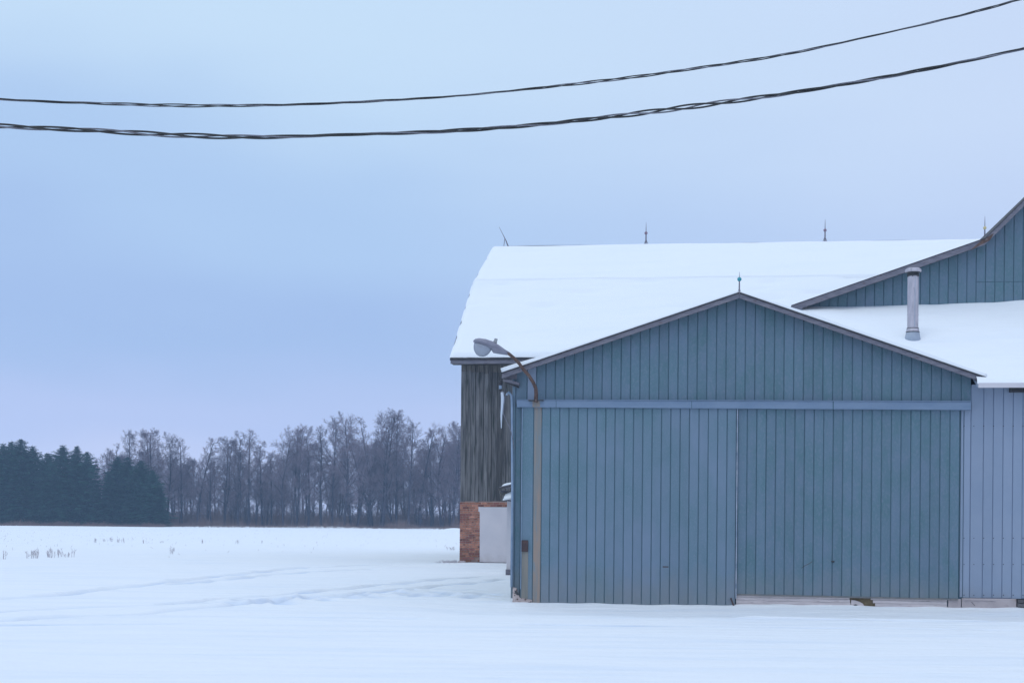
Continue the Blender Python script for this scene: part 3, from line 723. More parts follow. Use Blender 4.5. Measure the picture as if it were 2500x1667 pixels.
cr0 = MB().prism([(w1.x-0.35, w1.z-0.35*0.365-0.17), (w1.x+0.12, w1.z-0.05), (w1.x+0.20, w1.z+0.11), (w1.x-0.1, w1.z-0.07)], TW-0.352, TW-0.345)
part('rust_stain_board', cr0, M_rust, wing)
for k, (P, Q) in enumerate(zip(pts[:1], pts[1:2])):
    def wf(u, v, P=P, Q=Q): return Vector((P[0]+(Q[0]-P[0])*v, TW-0.2 + (WD-TW)*u, P[1]+(Q[1]-P[1])*v - 0.008))
    part('snow_cover', snow_slab(wf, 20, 20, 0.02 if k == 0 else 0.006, 11+k, edge=0.02, bump=0.004), M_snow, wroof, smooth=True)
# soffit of the low eave
part('soffit', MB().box(w0.x+0.02, wleft, TW-0.30, WD-2, w0.z-0.12, w0.z-0.085), M_lilac, wing)

# ================================================================== OLD BARN
barn = thing('old_barn', 'old grey board barn on a brick base with a huge snow-covered gambrel roof', 'barn', BA)
E = BA.at_t(1099.5, 873, -0.5)
Bk = BA.at_s(1155, 691, E.x); Rg = BA.at_s(1202.5, 606.5, E.x)
print('BARN', E, Bk, Rg, 'wing', w0, w1, w2, zWall, zE, slope, 'fp', fp)
BL = 44.0
def pt(t, z): return (t, z)
prof = [(E.y, E.z), (Bk.y, Bk.z), (Rg.y, Rg.z), (2*Rg.y-Bk.y, Bk.z), (2*Rg.y-E.y, E.z)]
BX0 = E.x; BX1 = BL
def slab_y(mb, P, Q, x0, x1, t0, t1):      # slab whose profile lies in t,z
    vs = [(x0, P[0], P[1]-t0), (x0, Q[0], Q[1]-t0), (x0, Q[0], Q[1]-t1), (x0, P[0], P[1]-t1)]
    vs += [(x1, v[1], v[2]) for v in vs]
    return mb.add(vs, [(0,1,2,3),(7,6,5,4),(0,4,5,1),(1,5,6,2),(2,6,7,3),(3,7,4,0)])
rf = MB()
for P, Q in zip(prof[:-1], prof[1:]): slab_y(rf, P, Q, BX0, BX1, 0.01, 0.10)
broof = part('roof', rf, M_dark, barn)
sag = lambda x: 0.10*math.sin(x*0.12+1) + 0.05*math.sin(x*0.31)
def broof_snow(P, Q, seed, name='snow_cover', nu=220, nv=46, th=0.12):
    vs = []; Lv = math.hypot(Q[0]-P[0], Q[1]-P[1]); nr = Vector((0, -(Q[1]-P[1])/Lv, abs(Q[0]-P[0])/Lv))
    if Q[0] < P[0]: nr.y = -nr.y
    for j in range(nv+1):
        for i in range(nu+1):
            u = (i/nu)**1.2; v = j/nv
            en = mnoise.noise(Vector((v*Lv*1.5, seed, 2.2))); ef = mnoise.noise(Vector((v*Lv*5.5, seed, 7.7)))
            x = BX0 - 0.035 + max(0.0, 0.11*en+0.02*ef) * (1-u) + (BX1-BX0-0.05)*u
            b_ = mnoise.noise(Vector((x*1.6, seed+3, 0)))*0.04 + mnoise.noise(Vector((x*7, seed+3, 0)))*0.03
            vv = v + (1-v)*max(0, b_ + 0.02)/Lv*(1.0 if seed == 1 else 0)
            p = Vector((x, P[0]+(Q[0]-P[0])*vv, P[1]+(Q[1]-P[1])*vv - 0.008))
            h = th + 0.03*mnoise.noise(Vector((x*0.35, vv*Lv*0.6, seed))) + 0.01*mnoise.noise(Vector((x*1.1, vv*Lv*1.4, seed+9)))
            pit = mnoise.noise(Vector((x*0.55, vv*Lv*1.9, seed+21)))
            if seed == 1 and v > 0.6: h -= 0.10*max(0, pit-0.22)/0.4; h = max(h, 0.03)
            de = min((x-BX0)*1.0, v*Lv+0.015)
            if seed == 2: de = min(de, (1-v)*Lv+0.01)
            h *= min(1.0, 0.30 + 0.7*math.sqrt(max(0, de)/0.12))
            if i == 0 or j == 0: h = 0.0
            vs.append(p + nr*h)
    fs = [(j*(nu+1)+i, j*(nu+1)+i+1, (j+1)*(nu+1)+i+1, (j+1)*(nu+1)+i) for j in range(nv) for i in range(nu)]
    return part(name, MB().add(vs, fs), M_snow, broof, smooth=True)
broof_snow(prof[0], prof[1], 1); broof_snow(prof[1], prof[2], 2, th=0.13)
broof_snow(prof[4], prof[3], 3, nu=60, nv=16); broof_snow(prof[3], prof[2], 4, nu=60, nv=16)
# barge boards up the left end, ridge cap
for P, Q in zip(prof[:-1], prof[1:]):
    part('barge_board', slab_y(MB(), P, Q, BX0-0.02, BX0-0.002, 0.03, 0.11), M_rake, barn)
# rafters' fascia under the eave
part('fascia', MB().box(BX0+0.01, BX1, E.y-0.03, E.y-0.003, E.z-0.24, E.z-0.07), M_rake, barn)
part('drip_edge', MB().box(BX0+0.0, BX1, E.y-0.06, E.y-0.031, E.z-0.10, E.z-0.015), M_dark, barn)
part('soffit', MB().box(BX0+0.05, BX1, E.y, -0.05, E.z-0.235, E.z-0.20), M_board, barn)
# frame walls
zBr = BA.at_t(1140, 1222).z; zTop = E.z-0.2
bw = MB().box(0.03, BX1-1, 0.05, 0.2, zBr, zTop)
prof_in = [(0.2, zBr), (0.2, E.z-0.15), (Bk.y, Bk.z-0.15), (Rg.y, Rg.z-0.15), (2*Rg.y-Bk.y, Bk.z-0.15), (2*Rg.y-0.2, E.z-0.15), (2*Rg.y-0.2, 0)]
n = len(prof_in); x0g = 0.02
vs = [(x0g, a, b) for a, b in prof_in] + [(x0g+0.15, a, b) for a, b in prof_in]
vs[0] = (x0g, 0.2, 0); vs[n] = (x0g+0.15, 0.2, 0)
bw.add(vs, [tuple(range(n)), tuple(range(2*n-1, n-1, -1))] + [(i, i+n, (i+1) % n+n, (i+1) % n) for i in range(n)])
part('wall', bw, M_dark, barn)
# weathered boards, each its own
x = 0.0; XB = BA.at_t(1340, 1000).x
while x < XB:
    w_ = R.uniform(0.13, 0.22)
    tilt = R.uniform(-0.006, 0.006); y_ = -R.uniform(0.0, 0.018)
    top_ = zTop - 0.28 - R.uniform(-0.05, 0.05) - (0.05 if R.random() < 0.4 else 0)
    zb_ = zBr - R.uniform(0.0, 0.05)
    part('board', MB().prism([(x+0.004, zb_), (x+w_-0.008, zb_), (x+w_-0.008+tilt, top_), (x+0.004+tilt, top_)], y_, 0.03), M_board, barn)
    part('board', MB().prism([(x+0.006+tilt, top_+0.004), (x+w_-0.008+tilt, top_+0.004), (x+w_-0.008+tilt, zTop), (x+0.006+tilt, zTop)], y_-0.012, 0.03), M_board_top, barn)
    x += w_
xx = x
part('board_wall', MB().box(xx, BX1-1, 0.0, 0.04, zBr, zTop), M_board, barn)
# brick base
bx_r = BA.at_t(1171, 1300).x; bx_d = BA.at_t(1237, 1300).x
zl = BA.at_t(1200, 1237).z
bwall = part('brick_wall', MB().box(0.0, bx_r, 0.018, 0.4, -0.3, zBr-0.01).box(bx_r, XB, 0.018, 0.4, zl+0.004, zBr-0.01), M_mortar, barn)
bh, bl_, mj = 0.088, 0.235, 0.019
def brick(xa, xb, z0, m):
    y_ = R.uniform(-0.006, 0.004); j = [R.uniform(-0.003, 0.003) for _ in range(4)]
    part('brick', MB().prism([(xa, z0+j[0]), (xb, z0+j[1]), (xb, z0+bh-mj+j[2]), (xa, z0+bh-mj+j[3])], y_, 0.1), m, bwall, bevel=0.004)
z = -0.05; row = 0
while z < zBr - bh:
    xr = bx_r if z + bh < zl + 0.03 else bx_d + 0.3
    x = -0.004; first = True
    while x < xr - 0.03:
        l_ = (bl_*0.5 if (row % 2) else bl_) if first else (bl_ if row % 6 else bl_*0.55)
        xe = min(x + l_ - mj, xr)
        if z < 0.30 and R.random() < 0.25 or (x < 0.08 and z < 0.1): pass
        else: brick(x, xe, z, M_brick_d if R.random() < 0.30 else M_brick)
        x += l_; first = False
    z += bh; row += 1
part('footing_stone', MB().box(-0.06, 0.24, -0.08, 0.1, -0.3, 0.16), M_conc, barn, bevel=0.05)
part('footing_stone', MB().box(0.26, 0.6, -0.05, 0.1, -0.3, 0.1), M_stone, barn, bevel=0.03)
part('footing_stone', MB().box(0.62, 0.95, -0.06, 0.1, -0.3, 0.12), M_stone, barn, bevel=0.03)
# white blocked-up door
dz0 = BA.at_t(1200, 1372).z; dl_ = BA.at_t(1170, 1240).x
dd = link('white_door', None, barn)
part('door_leaf', MB().prism([(bx_r+0.012, dz0), (bx_d+0.35, dz0), (bx_d+0.35, zl-0.004), (dl_-0.03, zl-0.004), (dl_-0.03, zl-0.18), (bx_r+0.0, zl-0.2)], -0.012, 0.017), M_white, dd)
part('threshold', MB().box(bx_r+0.03, bx_d+0.35, -0.03, 0.1, -0.2, dz0-0.03), M_conc, dd, bevel=0.01)
part('threshold_gap', MB().box(bx_r+0.02, bx_d+0.35, 0.0, 0.1, dz0-0.03, dz0-0.001), M_dark, dd)

# ================================================================== white annex beside the shed
TA = 14.5
ax0 = SH.at_t(1237, 1300, TA).x
an = thing('white_annex', 'small white-boarded annex squeezed between the shed corner and the old barn, its roof broken', 'shed', SH, (ax0, TA, 0))
za = SH.at_t(1240, 1218, TA).z; zab = SH.at_t(1240, 1397, TA).z
x = 0.0; 
while x < 1.7:
    part('board', MB().box(x+0.002, x+0.196, R.uniform(-0.01, 0.0), 0.05, zab-0.02+R.uniform(-0.02, 0.02), za+0.02), M_white_b if x > 0 else M_white, an)
    x += 0.2
part('wall', MB().box(0.02, 1.7, 0.051, 3.0, zab, za), M_white_b, an)
part('corner_foot', MB().box(-0.02, 0.22, -0.03, 0.04, zab-0.14, zab+0.1), M_rake, an)
mpa = F/45.0
for k, (a0, b0, a1, b1, w_) in enumerate([(1221, 1192, 1252, 1184, 0.08), (1222, 1199, 1254, 1203, 0.09), (1224, 1207, 1256, 1196, 0.07), (1230, 1215, 1256, 1206, 0.08), (1221, 1193, 1222, 1221, 0.035), (1232, 1219, 1256, 1224, 0.06)]):
    P = SH.at_t(a0, b0, TA) - Vector((ax0, TA, 0)); Q = SH.at_t(a1, b1, TA) - Vector((ax0, TA, 0))
    P.y = R.uniform(-0.3, 0.0); Q.y = P.y + R.uniform(-0.1, 0.5)
    part('broken_rafter', MB().tube([P, Q], w_*0.55, 4), M_rake if k % 2 else M_board_top, an)
P = SH.at_t(1222, 1190, TA) - Vector((ax0, TA, 0))
def af(u, v): return Vector((P.x + 1.3*u, -0.3+1.6*v, P.z + 0.02 + 0.28*u + 0.0*v))
part('roof', MB().add([af(0, 0)-Vector((0, 0, .03)), af(1, 0)-Vector((0, 0, .03)), af(1, 1)-Vector((0, 0, .03)), af(0, 1)-Vector((0, 0, .03)), af(0, 0), af(1, 0), af(1, 1), af(0, 1)],
     [(0,3,2,1),(4,5,6,7),(0,1,5,4),(1,2,6,5),(2,3,7,6),(3,0,4,7)]), M_rake, an)
part('snow_cover', snow_slab(af, 16, 16, 0.06, 5, 0.08, 0.03), M_snow, an, smooth=True)
def af2(u, v): return Vector((P.x + 0.12 + 1.0*u, -0.35+0.4*v, P.z - 0.42 + 0.22*u + 0.25*v))
part('snow_cover', snow_slab(af2, 14, 10, 0.06, 8, 0.1, 0.05, jag=14), M_snow, an, smooth=True)

# ================================================================== lamp on the shed
base = SH.at_t(1307, 978, -0.2)
lamp = thing('barn_light', 'grey cobra-head yard lamp on a curved rusty pipe arm bolted to the shed track cover', 'lamp', SH, (base.x, -0.2, base.z))
def LP(px, py, t=-0.2): return SH.at_t(px, py, t) - Vector((base.x, -0.2, base.z))
arm = [(1308, 981, -.19), (1309, 960, -.22), (1308, 948, -.25), (1302, 934, -.30), (1292, 918, -.36), (1279, 903, -.42), (1268, 888, -.48), (1255, 874, -.54), (1243, 864, -.6), (1236, 860, -.62)]
part('arm', MB().tube([LP(*a_) for a_ in arm], [0.043, 0.040, 0.038, 0.037, 0.036, 0.035, 0.034, 0.034, 0.034, 0.034], 10), M_rust, lamp, smooth=True)
part('mount_plate', MB().box(-0.15, 0.17, -0.02, 0.06, LP(1307, 977).z-0.01, LP(1307, 977).z+0.01), M_soot, lamp)
# housing: loft of ellipses along the head axis, in a frame turned with the arm
hA = LP(1240, 862, -.6); hB = LP(1156, 832, -.78)
ax = (hB-hA); Lh = ax.length; ax.normalize(); sidev = ax.cross(Vector((0, 0, 1))).normalized(); upv = sidev.cross(ax).normalized()
if upv.z < 0: upv = -upv
def loft(secs, name, m, nseg=20, half=None):
    vs = []; fs = []
    for (s0, wd, up, dn, cz) in secs:
        c = hA + ax*(s0*Lh) + upv*cz
        for k in range(nseg):
            t = 2*math.pi*k/nseg; cc, ss_ = math.cos(t), math.sin(t)
            vs.append(c + sidev*(wd*cc) + upv*((up if ss_ > 0 else dn)*ss_))
    for i in range(len(secs)-1):
        for k in range(nseg): fs.append((i*nseg+k, i*nseg+(k+1) % nseg, (i+1)*nseg+(k+1) % nseg, (i+1)*nseg+k))
    fs.append(tuple(range(nseg-1, -1, -1))); fs.append(tuple(range((len(secs)-1)*nseg, len(secs)*nseg)))
    return part(name, MB().add(vs, fs), m, lamp, smooth=True)
loft([(-0.05, .035, .03, .03, 0), (0.1, .05, .05, .045, 0.003), (0.3, .085, .09, .05, .008), (0.5, .13, .115, .03, .012), (0.7, .15, .11, .02, .012), (0.88, .135, .085, .02, .008), (0.97, .09, .05, .018, .004), (1.0, .04, .02, .015, .0)], 'housing', M_lamp)
loft([(-0.02, .038, .005, .04, 0), (0.12, .055, .004, .065, -.002), (0.3, .09, .004, .09, -.002), (0.38, .10, .004, .10, -.002), (0.46, .125, .004, .05, -.002), (0.75, .15, .004, .035, -.002), (0.95, .10, .004, .03, -.002), (1.0, .04, .003, .02, -.002)], 'lower_door', M_lamp)
bv = []; bf = []; nb = 20; rings = 8; cb_ = hA + ax*(0.71*Lh) - upv*0.03
for j in range(rings+1):
    a_ = j/rings*math.pi/2*0.97
    for k in range(nb):
        t = 2*math.pi*k/nb
        bv.append(cb_ + ax*(0.195*math.cos(a_)*math.cos(t) + 0.0) + sidev*(0.13*math.cos(a_)*math.sin(t)) - upv*(0.235*math.sin(a_)) )
for j in range(rings):
    for k in range(nb): bf.append((j*nb+k, j*nb+(k+1) % nb, (j+1)*nb+(k+1) % nb, (j+1)*nb+k))
bf.append(tuple(range(rings*nb, (rings+1)*nb))); bf.append(tuple(range(nb-1, -1, -1)))
part('refractor_bowl', MB().add(bv, bf), M_glass, lamp, smooth=True)
ph = hA + ax*(0.43*Lh) + upv*0.115
part('photocell', MB().tube([ph, ph+upv*0.03, ph+upv*0.032, ph+upv*0.085], [0.045, 0.043, 0.035, 0.035], 12), noise_mat('photocell_plastic', (0.30, 0.31, 0.33), (0.36, 0.36, 0.34), 9, 0.5), lamp)
part('snow_cap', MB().tube([ph+upv*0.086, ph+upv*0.1], [0.033, 0.025], 10), M_snow, lamp)

# ice, insulator and loose wire at the shed corner
i0 = SH.at_t(1226, 957, -0.1); tip = SH.at_t(1224, 1045, -0.1)
ic = thing('icicle', 'white icicle hanging under the bracket at the shed corner', 'icicle', SH, (i0.x, -0.1, i0.z))
part('ice', MB().tube([(0, 0, 0), (0.012, 0, -0.12), (0.004, 0, -0.3), (-0.012, 0, -0.5), (tip.x-i0.x, 0, tip.z-i0.z)], [0.034, 0.036, 0.028, 0.02, 0.010], 8), M_ice, ic, smooth=True)
ins = thing('insulator', 'dark glass and china wire insulator at the tip of the bracket board', 'insulator', SH, (SH.at_t(1222, 938, -0.1).x, -0.1, SH.at_t(1222, 938, -0.1).z))
part('clamp', MB().lathe((0, 0, 0), [(0.02, -0.02), (0.045, 0.0), (0.045, 0.06), (0.02, 0.08)], 10), M_dark, ins)
part('china_spool', MB().lathe((0, 0, 0), [(0.03, -0.10), (0.036, -0.09), (0.03, -0.06), (0.036, -0.03), (0.02, -0.021)], 10), M_down, ins)
part('clamp', MB().lathe((0, 0, 0), [(0.03, -0.145), (0.034, -0.12), (0.03, -0.101)], 10), M_dark, ins)
wr_ = [SH.at_t(*q_, -0.13) for q_ in ((1224, 953), (1230, 957), (1234, 965), (1230, 990), (1229, 1010), (1235, 1024), (1243, 1040), (1249, 1060), (1253, 1078), (1256, 1096))]
wo = thing('loose_wire', 'thin loose wire drooping from the insulator to the shed corner', 'wire', SH, (wr_[0].x, -0.13, wr_[0].z))
part('conductor', MB().tube([(p.x-wr_[0].x, 0, p.z-wr_[0].z) for p in wr_], 0.009, 6), M_neutral, wo, smooth=True)

# ================================================================== lightning rods
def rod(name_l, loc, h, ballf, ballr, mball, tilt=0.0, legs=0.0):
    t = thing('lightning_rod', name_l, 'lightning rod', SH, None, 'lightning rods on the roofs'); t.location = loc
    rr = 0.0115 if h < 0.6 else 0.024
    part('spike', MB().tube([(0, 0, h*0.30), (-tilt*h*0.5, 0, h*0.62), (-tilt*h, 0, h)], [rr, rr*0.75, rr*0.25], 6), M_rodm, t)
    part('post', MB().tube([(0, 0, -0.02), (0, 0, h*ballf-ballr)], [rr*1.5, rr*1.2], 6), M_rodm, t)
    if mball:
        part('ball', MB().lathe((0, 0, h*ballf), [(ballr*math.cos(a_), ballr*math.sin(a_)) for a_ in (-1.4, -1.0, -0.6, -0.2, 0.2, 0.6, 1.0, 1.4)], 12), mball, t, smooth=True)
    for k in range(3):
        an_ = k*2.094+0.5
        part('leg', MB().tube([(0, 0, h*0.22+legs*0.1), (math.cos(an_)*h*0.13, math.sin(an_)*h*0.13, -0.06)], rr*0.55, 5), M_rodm, t)
    return t
ap = SH.w((pA.x, -0.28, pA.z)); rod('slim lightning rod with a teal glass ball on the shed gable peak', ap, 0.42, 0.64, 0.046, M_ball_t)
def ridge(px): p = BA.at_t(px, 600, Rg.y); return BA.w((p.x, Rg.y, Rg.z+0.1))
rod('lightning rod with a purple ball midway along the barn ridge, left of the shed peak', ridge(1577), 0.98, 0.50, 0.075, M_ball_p)
rod('lightning rod with a purple ball on the barn ridge right of the shed peak', ridge(2014), 0.98, 0.50, 0.075, M_ball_p)
rod('lightning rod with an amber ball where the barn ridge meets the tall wing', ridge(2404), 1.0, 0.48, 0.075, M_ball_y)
t = thing('lightning_rod', 'bent lightning rod leaning left at the end of the barn ridge', 'lightning rod', SH, None, 'lightning rods on the roofs'); t.location = ridge(1236)
part('spike', MB().tube([(0.22, 0, -0.08), (0.08, 0, 0.02), (0, 0, 0.22), (-0.34, 0, 0.88)], [0.02, 0.022, 0.022, 0.007], 6), M_rodm, t)
part('leg', MB().tube([(-0.12, 0.0, -0.08), (-0.07, 0, 0.35)], 0.016, 5), M_rodm, t)
part('leg', MB().tube([(0.07, 0.0, -0.02), (-0.06, 0, 0.35)], 0.014, 5), M_rodm, t)

# ================================================================== cables overhead
def smooth_pts(pts, n=6):
    out_ = []
    P = [Vector(p) for p in pts]
    for i in range(len(P)-1):
        p0 = P[max(i-1, 0)]; p1 = P[i]; p2 = P[i+1]; p3 = P[min(i+2, len(P)-1)]
        for k in range(n):
            t = k/n
            out_.append(0.5*((2*p1) + (p2-p0)*t + (2*p0-5*p1+4*p2-p3)*t*t + (3*p1-p0-3*p2+p3)*t*t*t))
    out_.append(P[-1]); return out_
def cable(label, pxs, Y, r, pitch, sep, ph0, tail):
    t = thing('twisted_cable', label, 'cable', None, None, 'cables strung across the sky')
    pts = [at_y(a_, b_, Y + (a_-1250)*0.0004) for a_, b_ in pxs]
    # the span goes on to both sides as the same sagging curve
    l0 = pts[0]; d0 = (pts[0]-pts[1]).normalized(); pts = [l0 + d0*k*3 + Vector((0, 0, 0.03*k*k)) for k in (3, 2, 1)] + pts
    l1 = pts[-1]; d1 = (pts[-1]-pts[-2]).normalized(); pts = pts + [l1 + d1*k*2.5 + Vector((0, 0, 0.03*k*k)) for k in (1, 2, 3)]
    t.location = pts[0]; o0 = pts[0].copy()
    c = smooth_pts(pts, 8); dense = []
    acc = [0]
    for a_, b_ in zip(c[:-1], c[1:]): acc.append(acc[-1] + (b_-a_).length)
    tot = acc[-1]; n = int(tot/0.045); j = 0
    for k in range(n+1):
        s = tot*k/n
        while j < len(acc)-2 and acc[j+1] < s: j += 1
        f = (s-acc[j])/max(1e-9, acc[j+1]-acc[j]); dense.append((c[j].lerp(c[j+1], f), s))
    for q_, (m, rr, ang) in enumerate(((M_black, r, 0.0), (M_black, r, 2.4), (M_neutral, r*0.85, 4.3))):
        path = []
        for p, s in dense:
            th = 2*math.pi*s/pitch + 0.6*math.sin(s*0.9) + ang + ph0
            sp = sep*(1 + 0.35*math.sin(s*1.3+ph0) + 0.2*math.sin(s*3.1))
            path.append(p - o0 + Vector((0, math.cos(th)*sp, math.sin(th)*sp)))
        part('conductor', MB().tube(path, rr, 6), m, t, smooth=True)
    return t
up = [(0,243),(213,252),(425,258),(595,258),(744,255),(957,245),(1169,230),(1488,196),(1701,167),(1913,134),(2126,89),(2339,40),(2487,0),(2560,-21)]
lo_ = [(0,308),(213,318),(425,330),(638,335),(850,329),(1063,322),(1276,308),(1488,286),(1701,259),(1913,230),(2126,195),(2339,154),(2500,119),(2600,96)]
cable('upper and thinner of the two twisted cables crossing the sky', up, 14.0, 0.0058, 1.15, 0.0082, 0.3, 0)
cable('lower and thicker of the two twisted cables crossing the sky', lo_, 12.0, 0.0080, 1.05, 0.0118, 1.4, 0)

# ================================================================== trees
def seg_tube(V_, F_, p, q_, r0, r1, n):
    d = (q_-p); 
    if d.length < 1e-5: return
    d.normalize(); e1 = d.orthogonal().normalized(); e2 = d.cross(e1); b = len(V_)
    for c, r in ((p, r0), (q_, r1)):
        for k in range(n):
            t = 2*math.pi*k/n; V_.append(tuple(c + e1*(math.cos(t)*r) + e2*(math.sin(t)*r)))
    for k in range(n): F_.append((b+k, b+(k+1) % n, b+n+(k+1) % n, b+n+k))
def bare_tree(seed, H=22.0, spread=1.0, lowb=0.3, fork=False):
    r = random.Random(seed); TV, TF, CV, CF = [], [], [], []
    rv = lambda s: Vector((r.gauss(0, s), r.gauss(0, s), r.gauss(0, s)))
    def grow(p, d, L_, rad, lev):
        ns = [7, 4, 3, 2, 2][lev]; pts = [p]; q_ = p.copy(); dirs = []
        for i in range(ns):
            d = (d + rv([0.05, 0.14, 0.15, 0.14, 0.12][lev]) + Vector((0, 0, [0.02, 0.10, 0.07, 0.03, 0.0][lev]))).normalized()
            nq = q_ + d*(L_/ns); r0 = rad*(1-0.75*i/ns); r1 = rad*(1-0.75*(i+1)/ns)
            if lev <= 1: seg_tube(TV, TF, q_, nq, r0, r1, 6 if lev == 0 else 4)
            else: seg_tube(CV, CF, q_, nq, max(r0, 0.014), max(r1, 0.009), 3)
            q_ = nq; pts.append(q_.copy()); dirs.append(d.copy())
        if lev >= 4: return
        nb = [r.randint(17, 21), r.randint(7, 9), r.randint(5, 7), r.randint(4, 5)][lev]
        for k in range(nb):
            f = (lowb + (1-lowb)*(k+r.random()*0.8)/nb) if lev == 0 else (0.22 + 0.78*(k+r.random())/nb)
            f = min(f, 0.999); i = int(f*ns); pp = pts[i].lerp(pts[i+1], f*ns-i); dd = dirs[i]
            ang = math.radians(r.uniform(*[(28, 55), (25, 60), (25, 65), (20, 65)][lev]))
            az = r.uniform(0, 2*math.pi) if lev else k*2.4 + r.uniform(-0.5, 0.5)
            o1 = dd.orthogonal().normalized(); o2 = dd.cross(o1)
            nd = (dd*math.cos(ang) + (o1*math.cos(az) + o2*math.sin(az))*math.sin(ang)).normalized()
            if lev == 0: ll = H*0.30*spread*(1.10-0.72*f)*r.uniform(0.65, 1.25)*(1.0 if f > lowb+0.15 else 0.6)
            else: ll = L_*[0, 0.52, 0.58, 0.72][lev]*(1.1-0.5*f)*r.uniform(0.7, 1.3)
            rb = max(rad*(1-0.75*f)*[0.45, 0.5, 0.55, 0.6][lev], 0.013)
            grow(pp, nd, ll, rb, lev+1)
    grow(Vector((0, 0, -0.3)), Vector((r.gauss(0, .03), r.gauss(0, .03), 1)), H*0.93, H*0.0125, 0)
    if fork:
        grow(Vector((0, 0, H*0.12)), Vector((r.choice((-1, 1))*0.22, 0.1, 1)).normalized(), H*0.75, H*0.009, 0)
    zmx = max(v[2] for v in CV); s = H/zmx
    sc_ = lambda Vs: [(v[0]*s, v[1]*s, v[2]*s) for v in Vs]
    return (MB().add(sc_(TV), TF).mesh('trunk', M_bark), MB().add(sc_(CV), CF).mesh('crown', M_twig))
VAR = [bare_tree(11, spread=0.9, lowb=0.25), bare_tree(23, spread=1.0, lowb=0.22, fork=True), bare_tree(35, spread=0.8, lowb=0.32), bare_tree(47, spread=1.25, lowb=0.2),
       bare_tree(59, spread=0.9, lowb=0.15, fork=True), bare_tree(61, spread=1.0, lowb=0.38)]
VH = 22.0
def spruce(seed, H=16.0, rad=3.0):
    r = random.Random(seed); TV, TF, CV, CF = [], [], [], []
    seg_tube(TV, TF, Vector((0, 0, -0.3)), Vector((0, 0, H*0.97)), 0.22, 0.03, 7)
    z = 0.3
    while z < H-0.1:
        f = z/H; R_ = rad*(1.02*(1-f)**0.60)*r.uniform(0.62, 1.22) + 0.08
        nb = 9 if f < 0.8 else 7
        a0 = r.uniform(0, 6.28)
        for k in range(nb):
            an_ = a0 + 2*math.pi*k/nb + r.uniform(-0.3, 0.3); Lb = R_*r.uniform(0.62, 1.28)
            ca, sa = math.cos(an_), math.sin(an_); rise = 0.10 + 0.75*f*f
            tipz = z + Lb*(rise-0.30) + r.uniform(-.15, .15)
            seg_tube(TV, TF, Vector((0, 0, z)), Vector((ca*Lb*0.9, sa*Lb*0.9, tipz)), 0.03, 0.01, 3)
            nc = max(4, int(Lb*6))
            for j in range(nc):
                g = (j+0.6)/nc; w_ = 0.12 + 0.34*(1-g*0.7)*min(1, Lb/2)
                c = Vector((ca*Lb*g, sa*Lb*g, z + (tipz-z)*g - 0.05))
                for side in (-1, 1):
                    n_ = Vector((-sa*side + r.gauss(0, .35) + ca*0.8, ca*side + r.gauss(0, .35) + sa*0.8, r.uniform(-0.5, 0.35))).normalized()
                    wv = Vector((r.gauss(0, 1), r.gauss(0, 1), r.gauss(0, 1))).normalized()*r.uniform(0.05, 0.12)*(1 if f < 0.85 else 0.7)
                    e = c + n_*(w_+r.uniform(0.05, 0.30))*min(1, (1-f)*4+0.25); b = len(CV)
                    CV.extend([tuple(c - wv), tuple(c + wv), tuple(e + wv*0.3), tuple(e - wv*0.3 - Vector((0, 0, 0.08)))]); CF.append((b, b+1, b+2, b+3))
        z += 0.25 if f < 0.8 else 0.2
    b = len(CV); CV.extend([(-.05, 0, H-.4), (.05, 0, H-.4), (0.01, 0, H+0.35), (-.01, 0, H+.35)]); CF.append((b, b+1, b+2, b+3))
    return (MB().add(TV, TF).mesh('trunk', M_bark), MB().add(CV, CF).mesh('crown', M_needle))
SVAR = [spruce(3, rad=3.4), spruce(4, rad=4.0), spruce(5, rad=3.0), spruce(6, rad=5.0)]
def plant(name, var, px, top, D, label, cat, group, hv, rot=None, wide=1.0, base=None):
    X = (px-1250.0)/F*D; zt = at_y(px, top, D).z; zb = base if base is not None else 0.0
    t = thing(name, label, cat, None, Vector((X, D, zb-0.1)), group)
    s = (zt-zb)/hv; t.scale = (s*wide, s*wide, s); t.rotation_euler = (0, 0, R.uniform(0, 6.28) if rot is None else rot)
    link('trunk', var[0], t); link('crown', var[1], t)
    return t
TG = 'bare trees along the far edge of the field'
